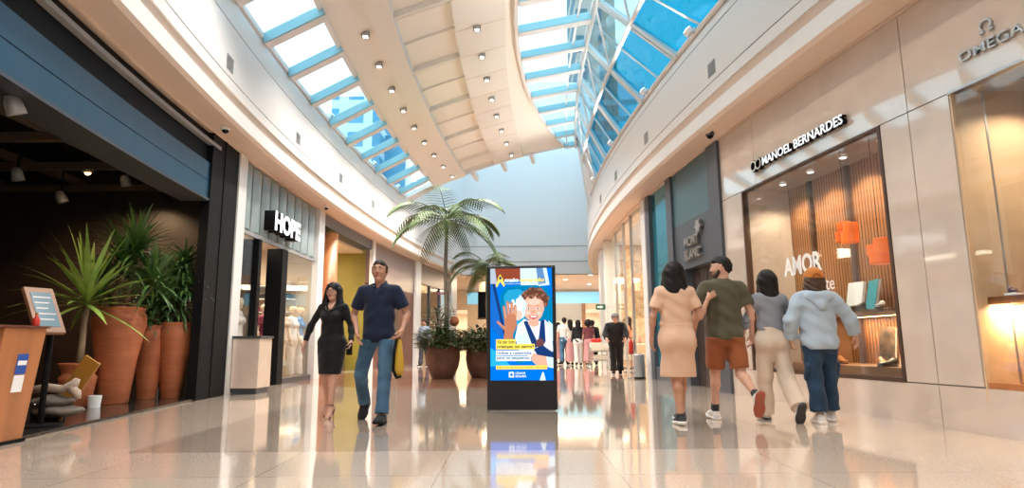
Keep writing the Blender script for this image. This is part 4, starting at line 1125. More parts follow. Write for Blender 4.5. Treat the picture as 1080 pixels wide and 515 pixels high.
# head
sp('picture_neck', [(558, 334), (567, 334), (568, 345), (562, 347), (557, 344)], skin)
for k in range(40):
    a = -PI * 1.15 + 1.3 * PI * (k / 39); r = 12.2 + random.uniform(-1.2, 1.6)
    sp('picture_curl', ell(563.5 + r * math.cos(a) * .98, 318.5 + r * math.sin(a) * .86, random.uniform(2.2, 3.8), random.uniform(2.2, 3.4), 12), hairm if k % 3 else hair2)
sp('picture_hair', ell(563.5, 317, 12, 10), hairm)
sp('picture_face', [(552, 322), (555, 315), (561, 313), (568, 315), (573, 320), (574, 328), (571, 336), (565, 342), (559, 341), (554, 336), (551.5, 329)], skin)
sp('picture_cheek', ell(556.5, 332, 3, 2.6), skin3)
sp('picture_cheek', ell(568.5, 333, 3, 2.6), skin3)
sp('picture_forehead', ell(563, 320, 7, 3.5), skin3)
for k in range(14):
    sp('picture_curl', ell(552 + k * 1.75, 315.5 + 1.6 * math.cos(k * 1.3) - 2.2 * math.sin(k / 13 * PI), 2.1, 1.9, 10), hairm if k % 2 else hair2)
for ex in (557.6, 567.2):
    sp('picture_eye', ell(ex, 327.2, 1.8, .9, 12), wht); sp('picture_iris', ell(ex, 327.2, .85, .85, 10), drk)
    sp('picture_brow', [(ex - 2.2, 324.7), (ex, 323.9), (ex + 2.2, 324.6), (ex, 324.5)], hairm)
sp('picture_nose', ell(562.3, 330.8, 1.5, 1.2, 12), SE('nose', (.62, .28, .2)))
sp('picture_mouth', [(557.5, 334.2), (562.5, 335.2), (567.5, 334), (566, 337.4), (562.5, 338.8), (559, 337.4)], SE('lips', (.55, .10, .10)))
sp('picture_teeth', [(559, 334.9), (562.5, 335.6), (566.2, 334.9), (564.8, 336.6), (560.2, 336.6)], wht)
# hands meeting
sp('picture_sleeve', [(545, 318), (549, 312), (556, 322), (553, 336), (546, 340), (542, 326)], wht2)
for x0, y0, x1, y1, w in ((544, 330, 541, 318, 1.5), (546, 330, 546, 317, 1.5), (548, 331, 551, 319, 1.5), (542, 333, 538, 323, 1.4)):
    sp('picture_fingers', [(x0 - w, y0), (x1 - w, y1), (x1, y1 - 1), (x1 + w, y1), (x0 + w, y0)], wht)
sp('picture_small_palm', ell(546, 334, 5, 5.5), skin3)
sp('picture_palm', [(532, 338), (536, 332), (544, 333), (545, 345), (541, 354), (540, 366), (530, 366), (532, 352)], skin2)
for x0, y0, x1, y1, w in ((533.5, 340, 531.5, 325, 1.5), (536.5, 336, 535.5, 320, 1.6), (539.8, 336, 539.8, 321, 1.6), (543, 337, 543.4, 324, 1.5), (533, 350, 525, 341, 1.7)):
    sp('picture_fingers', [(x0 - w, y0), (x1 - w, y1), (x1, y1 - 1.4), (x1 + w, y1), (x0 + w, y0)], skin2)
    sp('picture_highlight', [(x0 - .3, y0 - 3), (x1 - .3, y1 + 1), (x1 + .5, y1 + 1), (x0 + .5, y0 - 3)], skin)
# ribbon
sp('picture_ribbon', [(525.5, 294), (528, 290.2), (530, 294), (526, 300.5), (524.3, 304), (522.8, 302.6)], yel)
sp('picture_ribbon', [(530.2, 294), (527.2, 290.2), (525.2, 294), (529.4, 300.5), (531.6, 303.6), (532.6, 301.8)], yel)
sp('picture_ribbon_hole', ell(527.8, 294, 1.3, 2, 12), navy)
# writing
def stxt(s, u0, u1, v0, v1, m, bold=.02):
    layer[0] += 1; d = .0031 + .00012 * layer[0]
    Mt = frame((sx(u0), -d, sz(v1)), (1, 0, 0), (0, 0, 1))
    return text_mesh(s, Mt, sx(u1) - sx(u0), sz(v0) - sz(v1), 0, .0001, m, 'screen_lettering', scr_parent, bold=bold)
stxt('maio', 532.5, 547.5, 294.2, 298.4, wht, .04)
stxt('amarelo', 548.5, 574.5, 294.2, 298.4, yel, .04)
stxt('MOVIMENTO INTERNACIONAL DE SEGURANÇA', 532.5, 574, 299.8, 301.2, wht, .0)
sp('text_box', [(523, 359.5), (543.5, 359.5), (543.5, 365), (523, 365)], yel)
sp('text_box', [(523, 364.5), (563.5, 364.5), (563.5, 370.3), (523, 370.3)], yel)
sp('text_box', [(523, 371.3), (561, 371.3), (561, 376.4), (523, 376.4)], wht)
sp('text_box', [(523, 377.2), (559.5, 377.2), (559.5, 382.3), (523, 382.3)], wht)
sp('text_box', [(523, 387), (576, 387), (576, 391), (523, 391)], yel)
stxt('Vai sair com', 524, 542.5, 360.6, 364, drk)
stxt('crianças no carro?', 524, 562.5, 365.6, 369.4, drk, .03)
stxt('Utilize a cadeirinha', 524, 560, 372.3, 375.5, navy)
stxt('para os pequenos.', 524, 558.5, 378.2, 381.6, navy)
stxt('Segurança no trânsito começa com você', 524, 575, 388.1, 390.2, drk, 0)
sp('logo_square', [(536.3, 393.6), (541.6, 393.6), (541.6, 399.4), (536.3, 399.4)], wht)
sp('logo_mark', [(537.6, 397.8), (537.6, 396), (539, 394.8), (540.4, 396), (540.4, 397.8)], blue)
stxt('CIDADE', 543, 553.5, 393.8, 396.1, wht, .02)
stxt('SEGURA', 543, 554.5, 397.0, 399.3, wht, .02)
sp('picture_tip', [(568, VB), (571, 394), (572.5, 394), (574.5, VB)], wht2)

# ------------------------------------------------------------------ plants
def blade(b, p0, d, L, w, droop, n=6, twist=0., fold=.25):
    """sword leaf from p0 along d, drooping"""
    p = Vector(p0); d = Vector(d).normalized()
    side = d.cross(Vector((0, 0, 1)))
    if side.length < .05: side = Vector((1, 0, 0))
    side.normalize(); n0 = len(b.v)
    for i in range(n + 1):
        t = i / n
        ww = w * (.55 + 1.3 * t * (1 - t) * 1.3) * (1 - t ** 3) + .0015
        up = side.cross(d).normalized()
        b.v += [tuple(p - side * ww), tuple(p - up * ww * fold), tuple(p + side * ww)]
        p = p + d * (L / n); d = (d + Vector((0, 0, -droop * (t + .3) / n))).normalized()
    for i in range(n):
        for j in range(2):
            b.f.append((n0 + i * 3 + j, n0 + i * 3 + j + 1, n0 + (i + 1) * 3 + j + 1, n0 + (i + 1) * 3 + j))
def crown(b, c, n, L, w, droop, up0=-.3, up1=1.4, rnd=None):
    for k in range(n):
        az = k * 2.39996 + random.uniform(-.2, .2); el = up0 + (up1 - up0) * (k / n) ** .8 + random.uniform(-.12, .12)
        d = (math.cos(az) * math.cos(el), math.sin(az) * math.cos(el), math.sin(el))
        blade(b, Vector(c) + Vector(d) * .02 + Vector((0, 0, .12 * k / n)), d, L * random.uniform(.8, 1.1), w, droop * random.uniform(.7, 1.3))
def pot(base, H, rt, rb, label, plain=True):
    t = empty('terracotta_pot', base, label, 'pot')
    s = H
    if plain: pr = [(rb, 0), (rb * 1.02, .01), (rb + (rt * 1.06 - rb) * .45, s * .42), (rt * 1.08, s * .80), (rt * 1.10, s * .87), (rt * 1.05, s * .92), (rt * .97, s * .945), (rt * 1.0, s * .975), (rt * 1.04, s), (rt * .97, s), (rt * .93, s * .95), (rt * .92, s * .9)]
    else: pr = [(rb, 0), (rb * 1.05, .01), (rt * .93, s * .62), (rt * .95, s * .68), (rt * .80, s * .74), (rt * .82, s * .80), (rt * 1.02, s * .97), (rt * 1.04, s), (rt * .95, s), (rt * .75, s * .8)]
    MB().lathe((0, 0, 0), pr, 40).build('body', M['terracotta'], t, smooth=True)
    MB().lathe((0, 0, 0), [(rt * .9, s * .87), (rt * .9, s * .90)], 24).build('soil', M['soil'], t)
    return t
random.seed(11)
pz = .03
pA = (-5.86, 9.25, pz); pB = (-5.80, 10.0, pz); pC = (-5.50, 10.15, pz); pD = (-6.05, 8.75, pz)
pot(pA, 1.40, .325, .20, 'largest terracotta pot, under the tall dracaena, left of the two tapering ones')
pot(pB, 1.15, .22, .13, 'narrow terracotta pot in the middle, half hidden between its two neighbours')
pot(pC, 1.20, .26, .14, 'tapering terracotta pot nearest the black jamb')
pot(pD, .60, .24, .17, 'small terracotta pot with a flared rim, left of the largest one', False)
def plant(name, loc, label, cat='plant', group=None): return empty(name, loc, label, cat, group)
# yucca in the small pot
t = plant('potted_yucca', (pD[0], pD[1], pz + .55), 'bright green yucca with sword leaves growing in the small terracotta pot')
MB().tube([(0, 0, 0), (.01, 0, .3), (.0, .01, .62), (.02, 0, .85)], [.05, .042, .04, .045], 10).build('stem', M['stem'], t, smooth=True)
b = MB(); crown(b, (.02, 0, .86), 52, 1.0, .044, .7, -.4, 1.45); b.build('leaves', M['leaf_light'], t, smooth=True)
# tall dracaena in the largest pot
t = plant('potted_dracaena', (pA[0], pA[1], pz + 1.22), 'tall dark dracaena with several leaf crowns in the largest terracotta pot')
MB().tube([(-.05, 0, 0), (-.1, .0, .35), (-.02, .02, .75)], [.04, .035, .03], 8).tube([(.05, 0, 0), (.22, .0, .2), (.42, .02, .5)], [.035, .03, .025], 8).tube([(0, .05, 0), (.05, .1, .5), (.1, .1, 1.0)], [.035, .03, .025], 8).build('stem', M['stem'], t, smooth=True)
for c, n, L in (((-.02, .02, .75), 90, .70), ((.42, .02, .5), 80, .62), ((.1, .1, 1.0), 90, .68), ((-.35, .1, .45), 60, .6)):
    b = MB(); crown(b, c, n, L, .024, 1.3, -.6, 1.4); b.build('leaf_crown', M['leaf'], t, smooth=True)
MB().tube([(-.05, 0, .1), (-.2, .05, .3), (-.35, .1, .45)], .025, 8).build('stem', M['stem'], t, smooth=True)
def drooping(loc, n, L, w, label, m, H=.6):
    t = plant('potted_dracaena', loc, label)
    b = MB().tube([(0, 0, -.1), (.02, 0, H * .5), (-.02, 0, H)], [.03, .025, .02], 8).tube([(.04, 0, -.1), (.12, 0, H * .4), (.14, .02, H * .8)], [.025, .02, .018], 8)
    b.build('stem', M['stem'], t, smooth=True)
    for c in ((-.02, 0, H), (.14, .02, H * .8), (0, 0, H * .35), (.05, .05, H * 1.3)):
        b = MB(); crown(b, c, n, L, w, 2.6, -.6, 1.2); b.build('leaf_crown', m, t, smooth=True)
drooping((pC[0], pC[1], pz + 1.1), 80, .48, .026, 'bushy drooping dracaena in the tapering pot nearest the black jamb', M['leaf'], .75)
drooping((pB[0] - .05, pB[1], pz + 1.05), 60, .48, .026, 'leafy dracaena in the narrow middle pot', M['leaf'], .55)
for k, (x, y) in enumerate([(at_z(a_, b_, .03).x, at_z(a_, b_, .03).y) for a_, b_ in ((99, 430), (161, 420))]):
    t = empty('candle_cup', (x, y, pz), ('white candle cup on the dark floor left of the largest pot', 'white candle cup on the dark floor before the narrow pot')[k], 'candle holder')
    MB().lathe((0, 0, 0), [(.075, 0), (.085, .16), (.078, .16), (.07, .10)], 20).build('cup', M['white_paint'], t, smooth=False)
    MB().lathe((0, 0, 0), [(.07, .09), (.07, .10)], 16).build('wax', M['cream_wall'], t)

# host stand, tilted tablet, rocks
t = empty('host_stand', (-4.50, 5.65, .0), 'orange-brown timber host stand with a small blue and white sticker, left edge', 'stand')
a = at_z(36, 449); top = at_y(49, 347, 6.05)
T = Matrix.Identity(4)
b = MB()
# tapered body: wide on top
bx = [(-1.1, -.35, 0), (-.02, -.25, 0), (-.02, .22, 0), (-1.1, .22, 0)]; tx = [(-1.1, -.35, 1.03), (.09, -.25, 1.03), (.09, .24, 1.03), (-1.1, .24, 1.03)]
b.add(bx + tx, [(3, 2, 1, 0), (4, 5, 6, 7), (0, 1, 5, 4), (1, 2, 6, 5), (2, 3, 7, 6), (3, 0, 4, 7)])
b.build('body', M['wood_orange'], t, bevel=.008)
MB().box(-1.1, .0, -.3, .24, -.0, .03).build('plinth', M['black'], t)
MB().box(-1.12, .105, -.37, .26, 1.03, 1.05).build('top', M['wood_red'], t)
FS = frame((-.02, -.12, 0), (0, 1, 0), (.107, 0, 1))
def stick(name, y0, y1, z0, z1, d, m): poly(name, [(y0, z0), (y1, z0), (y1, z1), (y0, z1)], d, d + .003, FS, m, t)
stick('sticker', .08, .20, .62, .80, .002, mat('blue sticker', (.01, .08, .40), .4))
stick('sticker_band', .09, .19, .70, .74, .005, M['white_paint'])
stick('sticker', .08, .20, .46, .61, .002, M['white_paint'])
# tablet on an easel
q = at_y(48, 328, 6.6)
t = empty('menu_tablet', (q.x, 6.6, 0), 'tilted tablet screen in a wide wooden frame on a stand behind the host stand', 'tablet')
z0 = q.z
T = frame((0, 0, z0), (.35, .94, 0), (-.52, .1, .86)) @ Matrix.Rotation(-PI / 2, 4, 'X')
MB().box(-.15, .15, -.0, .05, -.27, .30, T).build('frame', M['wood_mid'], t, bevel=.008)
MB().box(-.105, .105, -.006, .0, -.20, .23, T).build('screen', mat('tablet screen', (.05, .10, .12), .15, emit=(.20, .30, .36), es=.3), t)
b = MB()
for k in range(5): b.box(-.09, .09 - .03 * (k % 3), -.008, -.006, .16 - .07 * k, .175 - .07 * k, T)
b.build('screen_text', M['frame_grey'], t)
MB().ball((0, -.003, .265), .008).build('camera_dot', M['white_paint'], t)
MB().tube([(0, .1, .03), (0, .12, z0)], .03).build('post', M['black'], t)
MB().lathe((0, .1, .0), [(.2, 0.03), (.2, .05), (.03, .06)], 24).build('base', M['black'], t)
q = at_y(60, 375, 7.2)
t = empty('wooden_easel', (q.x, 7.2, .03), 'slanting yellow-brown board behind the host stand, left of the small pot', 'board')
T = Matrix.Rotation(math.radians(32), 4, 'Y')
MB().box(-.10, .10, -.015, .015, .0, .8, T).build('panel', M['yellow'], t)
MB().box(-.2, .1, -.04, .1, .0, .12).build('dark_plinth', M['black'], t)
q = at_y(38, 341, 5.75)
t = empty('sauce_bottle', (q.x, q.y, 1.05), 'small red bottle standing on top of the host stand', 'bottle')
MB().lathe((0, 0, 0), [(.028, 0), (.03, .01), (.03, .06), (.012, .085), (.01, .11)], 16).build('body', M['red'], t, smooth=True)
MB().lathe((0, 0, 0), [(.013, .10), (.013, .12)], 12).build('cap', M['yellow'], t)
def rock(loc, r, label, seed):
    random.seed(seed)
    b = MB().ball((0, 0, r[2] * .9), r, 18, 12)
    b.v = [(x * (1 + .12 * math.sin(7 * y / r[1] + seed)), y * (1 + .1 * math.sin(5 * x / r[0] + 2 * seed)), z * (1 + .1 * math.cos(6 * x / r[0]))) for x, y, z in b.v]
    o = b.build('rock', M['rock'], None, smooth=True, loc=loc); prop(o, label, 'rock')
for u, v, r, lab in ((62, 433, (.24, .18, .07), 'flat grey rock at the bottom of the pile by the host stand'), (55, 423, (.22, .16, .07), 'long grey rock in the middle of the pile by the host stand'),):
    p = at_y(u, v, 7.0); rock((p.x, 7.0, max(.03, p.z - r[2])), r, lab, int(u))
p = at_y(55, 412, 7.0)
t = empty('driftwood', (p.x, 7.0, p.z), 'pale driftwood log on top of the rock pile by the host stand', 'driftwood')
MB().tube([(-.25, 0, 0), (-.05, -.02, .03), (.12, .0, .01), (.24, 0, .06), (.27, 0, .12)], [.04, .05, .045, .055, .03], 10).tube([(.2, 0, .03), (.3, -.03, -.03), (.32, -.03, -.09)], [.05, .045, .03], 8).build('log', mat('driftwood pale', (.42, .33, .26), .8, bump=.5, bscale=14), t, smooth=True)

# palms in planters
def palm(base, height, L, n, label, seed, el0=-.15, el1=1.0, trunk_r=.055, lw=.027):
    random.seed(seed)
    t = empty('palm_tree', base, label, 'palm tree')
    H = height
    MB().tube([(0, 0, 0), (.02, 0, H * .3), (-.02, 0, H * .65), (.0, 0, H)], [trunk_r * 1.2, trunk_r, trunk_r * .9, trunk_r * .8], 12).build('trunk', M['trunk'], t, smooth=True)
    MB().tube([(0, 0, H - .05), (0, 0, H + .3), (0, 0, H + .5)], [trunk_r, trunk_r * 1.1, trunk_r * .3], 10).build('crownshaft', M['leaf_palm'], t, smooth=True)
    for k in range(n):
        az = k * 2.39996 + random.uniform(-.2, .2); el = el0 + (el1 - el0) * ((k + .5) / n)
        d = Vector((math.cos(az) * math.cos(el), math.sin(az) * math.cos(el), math.sin(el)))
        p = Vector((0, 0, H + .35)); LL = L * random.uniform(.85, 1.08); m = 19; b = MB(); pts = []
        dd = d.copy()
        for i in range(m + 1):
            pts.append(p.copy()); p = p + dd * (LL / m); dd = (dd + Vector((0, 0, -1)) * (2.3 / m) * (.25 + 1.3 * i / m)).normalized()
        b.tube(pts[::2] + [pts[-1]], [.014 * (1 - .8 * i / 12) for i in range(len(pts[::2]) + 1)], 5)
        for i in range(2, m + 1):
            t_ = i / m; dr = (pts[i] - pts[i - 1]).normalized(); side = dr.cross(Vector((0, 0, 1)))
            if side.length < .05: side = Vector((-math.sin(az), math.cos(az), 0))
            side.normalize()
            for sgn in (-1, 1):
                for sub in (0,):
                    if i == m and sub: continue
                    pp = pts[i] + dr * (sub * LL / m)
                    ld = (side * sgn * .85 + dr * .65 + Vector((0, 0, -.38))).normalized()
                    ll = LL * (.30 * math.sin(PI * (.12 + .80 * t_)) + .06)
                    blade(b, pp, ld, ll, lw * (.6 + .5 * math.sin(PI * t_)), .75, 3, fold=.15)
        b.build('frond', M['leaf_palm'], t, smooth=True)
    return t
def bowl(base, r, H, label):
    t = empty('clay_planter', base, label, 'planter')
    pr = [(r * .62, 0), (r * .66, .02), (r * .92, H * .35), (r * 1.02, H * .65), (r * .97, H * .93), (r * 1.0, H), (r * .93, H), (r * .9, H * .9)]
    MB().lathe((0, 0, 0), pr, 40).build('body', M['planter'], t, smooth=True)
    MB().lathe((0, 0, 0), [(r * .9, H * .88), (r * .9, H * .92)], 24).build('soil', M['soil'], t)
def bush(c, rx, rz, n, label, m, name='leafy_shrub', seed=1, lw=.03, ll=.14):
    random.seed(seed)
    t = empty(name, c, label, 'plant')
    b = MB(); st = MB()
    for k in range(n):
        az = random.uniform(0, 2 * PI); r = math.sqrt(random.random()); h = random.uniform(-.35, 1)
        p = Vector((rx * r * math.cos(az), rx * r * math.sin(az), rz * h * (1 - .35 * r)))
        d = Vector((math.cos(az) * (.5 + r), math.sin(az) * (.5 + r), random.uniform(-.5, .9)))
        blade(b, p, d, ll * random.uniform(.7, 1.3), lw * random.uniform(.7, 1.2), 1.2, 3)
        if k % 14 == 0: st.tube([(p.x * .15, p.y * .15, -rz * .1), (p.x * .6, p.y * .6, max(p.z, 0) * .6), tuple(p)], .006, 5)
    st.build('stems', M['stem'], t); b.build('foliage', m, t, smooth=True)
    return t
g1 = at_z(467, 399); g2 = at_z(505, 399); g3 = at_z(520, 398)
bowl((g1.x, g1.y, 0), .43, .80, 'brown clay bowl planter under the tall palm, left one')
bowl((g2.x + .05, g2.y + .35, 0), .40, .72, 'brown clay bowl planter half hidden behind the totem, right one')
palm((g1.x + .06, g1.y, .72), 3.0, 1.72, 17, 'tall slender palm rising from the left clay planter', 8)
palm((g2.x + .2, g2.y + .5, .66), 1.85, 1.15, 13, 'shorter palm behind the totem, in the right clay planter', 9, -.1, .9, .045)
bush((g1.x - .02, g1.y - .05, .84), .66, .46, 1300, 'dense dusty green shrub spilling over the left clay planter', M['leaf_dull'], seed=2)
bush((g1.x - .12, g1.y + .1, 1.3), .42, .6, 420, 'thin upright shrub around the tall palm trunk', M['leaf_dull'], seed=3, ll=.11, lw=.022)
bush((g2.x + .03, g2.y + .3, .80), .66, .52, 1300, 'dense green shrub spilling over the right clay planter, beside the totem', M['leaf_dull'], seed=4)
t = empty('pink_orchid', (g1.x - .1, g1.y + .1, 1.5), 'pink flower spray tied round the tall palm trunk', 'flower')
b = MB(); random.seed(5)
for k in range(26):
    a = random.uniform(0, 2 * PI); blade(b, (.06 * math.cos(a), .06 * math.sin(a), .62), (math.cos(a), math.sin(a), random.uniform(-.1, .6)), random.uniform(.12, .32), .018, .8, 3)
b.build('petals', mat('pink petal', (.40, .08, .16), .5), t)
MB().tube([(0, 0, -.3), (.02, 0, .3), (0, 0, .63)], .01).build('stem', M['stem'], t)
t = empty('clay_ball_lamp', (g1.x + .28, g1.y + .02, 1.42), 'small round terracotta pot hung in the shrub beside the palm trunk', 'pot')
MB().ball((0, 0, 0), (.12, .12, .13), 18, 12).build('body', M['terracotta'], t, smooth=True)
MB().tube([(0, 0, .17), (-.1, 0, .5), (-.24, 0, .8)], .006).build('cord', M['stem'], t)

# ------------------------------------------------------------------ people: smooth-union bodies turned into one mesh each
def V3(*a): return np.array(a, dtype=np.float64)
def nrm(v): v = np.asarray(v, float); return v / (np.linalg.norm(v) + 1e-9)
class Fld:
    def __init__(s): s.p = []
    def cone(s, a, b, ra, rb, k=.02, sq=(1, 1), cut=None, op='u'):
        """tapered capsule; sq squashes x / y; cut = [(point, normal)] keeps the side against the normal"""
        s.p.append((np.asarray(a, float), np.asarray(b, float), ra, rb, k, sq, cut or [], op)); return s
    def ball(s, c, r, k=.02, op='u', cut=None):
        r = r if isinstance(r, tuple) else (r, r, r)
        m = r[2]
        s.p.append((np.asarray(c, float), np.asarray(c, float), m, m, k, (r[0] / m, r[1] / m), cut or [], op)); return s
    def mesh(s, name, h, m, parent, planes=(), wrinkle=0., wf=22., thr=0.):
        lo = np.min([np.minimum(p[0], p[1]) - max(p[2], p[3]) * max(1, *p[5]) for p in s.p if p[7] == 'u'], 0) - 3 * h - .01
        hi = np.max([np.maximum(p[0], p[1]) + max(p[2], p[3]) * max(1, *p[5]) for p in s.p if p[7] == 'u'], 0) + 3 * h + .01
        n = np.ceil((hi - lo) / h).astype(int) + 1
        ax = [lo[i] + h * np.arange(n[i]) for i in range(3)]
        D = np.full(n, 1.0, dtype=np.float32)
        for a, b, ra, rb, k, sq, cut, op in s.p:
            R = max(ra, rb) * max(1, *sq) + k + 3 * h + .01
            l = np.minimum(a, b) - R; u = np.maximum(a, b) + R
            i0 = [max(0, int((l[i] - lo[i]) / h)) for i in range(3)]; i1 = [min(n[i], int((u[i] - lo[i]) / h) + 2) for i in range(3)]
            if any(i1[i] <= i0[i] for i in range(3)): continue
            X = ax[0][i0[0]:i1[0]][:, None, None]; Y = ax[1][i0[1]:i1[1]][None, :, None]; Z = ax[2][i0[2]:i1[2]][None, None, :]
            sc = np.array([sq[0], sq[1], 1.0])
            # squash about the segment's midpoint line
            A = a / sc; B = b / sc; ba = B - A; L2 = ba @ ba + 1e-9
            px = X / sc[0] - A[0]; py = Y / sc[1] - A[1]; pzz = Z - A[2]
            t = np.clip((px * ba[0] + py * ba[1] + pzz * ba[2]) / L2, 0, 1)
            d = np.sqrt((px - ba[0] * t) ** 2 + (py - ba[1] * t) ** 2 + (pzz - ba[2] * t) ** 2) - (ra + (rb - ra) * t)
            d = d * min(1, *sq)
            for cp, cn in cut:
                cn = nrm(cn); d = np.maximum(d, (X - cp[0]) * cn[0] + (Y - cp[1]) * cn[1] + (Z - cp[2]) * cn[2])
            S = D[i0[0]:i1[0], i0[1]:i1[1], i0[2]:i1[2]]
            if op == 'u':
                hh = np.clip(.5 + .5 * (S - d) / k, 0, 1) if k > 1e-6 else (S > d) * 1.0
                S[...] = S * (1 - hh) + d * hh - k * hh * (1 - hh)
            else:
                hh = np.clip(.5 - .5 * (S + d) / k, 0, 1)
                S[...] = S * (1 - hh) - d * hh + k * hh * (1 - hh)
        X = ax[0][:, None, None]; Y = ax[1][None, :, None]; Z = ax[2][None, None, :]
        if wrinkle:
            D += wrinkle * (np.sin(wf * (Z * 1.3 + X * .9) + 2 * np.sin(11 * X + 7 * Y)) * .6 + np.sin(wf * 1.7 * (Z - .7 * Y) + 3 * np.sin(9 * X))).astype(np.float32) * .5
        for cp, cn in planes:
            cn = nrm(cn); D = np.maximum(D, ((X - cp[0]) * cn[0] + (Y - cp[1]) * cn[1] + (Z - cp[2]) * cn[2]).astype(np.float32))
        return nets(D, lo, h, name, m, parent)
def nets(D, lo, h, name, m, parent):
    I = D < 0
    n = D.shape
    c = sum(I[i:n[0] - 1 + i, j:n[1] - 1 + j, k:n[2] - 1 + k].astype(np.int8) for i in (0, 1) for j in (0, 1) for k in (0, 1))
    act = (c > 0) & (c < 8)
    idx = np.argwhere(act)
    ids = np.full(act.shape, -1, dtype=np.int64); ids[act] = np.arange(len(idx))
    P = np.zeros((len(idx), 3)); W_ = np.zeros(len(idx))
    cr_ = [(i, j, k) for i in (0, 1) for j in (0, 1) for k in (0, 1)]
    val = {q: D[idx[:, 0] + q[0], idx[:, 1] + q[1], idx[:, 2] + q[2]].astype(float) for q in cr_}
    for q in cr_:
        for a in range(3):
            if q[a]: continue
            r = list(q); r[a] = 1; r = tuple(r)
            v0, v1 = val[q], val[r]; s_ = (v0 < 0) != (v1 < 0)
            t = np.where(s_, v0 / (v0 - v1 + 1e-12), 0)
            pp = np.tile(np.array(q, float), (len(idx), 1)); pp[:, a] += t
            P[s_] += pp[s_]; W_[s_] += 1
    P = P / W_[:, None]; verts = lo + (idx + P) * h
    quads = []
    for a in range(3):
        b, c2 = (a + 1) % 3, (a + 2) % 3
        sl0 = [slice(None)] * 3; sl1 = [slice(None)] * 3; sl0[a] = slice(0, -1); sl1[a] = slice(1, None)
        A0, A1 = I[tuple(sl0)], I[tuple(sl1)]
        for sgn, msk in ((1, A0 & ~A1), (-1, ~A0 & A1)):
            e = np.argwhere(msk)
            e = e[(e[:, b] > 0) & (e[:, c2] > 0) & (e[:, b] < n[b] - 1) & (e[:, c2] < n[c2] - 1)]
            def gi(db, dc):
                f = e.copy(); f[:, b] += db; f[:, c2] += dc; return ids[f[:, 0], f[:, 1], f[:, 2]]
            q = np.stack([gi(-1, -1), gi(0, -1), gi(0, 0), gi(-1, 0)], 1)
            quads.append(q if sgn > 0 else q[:, ::-1])
    Q = np.concatenate(quads)
    me = bpy.data.meshes.new(name)
    me.vertices.add(len(verts)); me.vertices.foreach_set('co', verts.astype(np.float32).ravel())
    me.loops.add(Q.size); me.loops.foreach_set('vertex_index', Q.ravel().astype(np.int32))
    me.polygons.add(len(Q)); me.polygons.foreach_set('loop_start', np.arange(0, Q.size, 4, dtype=np.int32)); 
    me.polygons.foreach_set('use_smooth', [True] * len(Q)); me.update(calc_edges=True); me.validate()
    o = bpy.data.objects.new(name, me); COL.objects.link(o); me.materials.append(m); o.parent = parent
    return o

SK = [mat('skin light', (.62, .34, .24), .5), mat('skin tan', (.50, .25, .16), .5), mat('skin olive', (.55, .29, .19), .5)]
HAIRM = [mat('black hair', (.010, .007, .007), .55, spec=.3, bump=.35, bscale=30, stretch=(3, 3, .4)), mat('dark brown hair', (.025, .015, .010), .6, spec=.3, bump=.35, bscale=30, stretch=(3, 3, .4)), mat('curly brown hair', (.07, .03, .015), .5, bump=1, bscale=40)]
CL_ = {}
def cloth(n_, c, rough=.85, bump=.25, bs=120, noise=.0, ns=6, c2=None):
    if n_ not in CL_: CL_[n_] = mat('cloth ' + n_, c, rough, bump=bump, bscale=bs, noise=noise, nscale=ns, c2=c2, sheen=.1, spec=.25)
    return CL_[n_]
LIPS = mat('lips', (.42, .10, .09), .4); EYEW = mat('eye white', (.50, .47, .44), .4)

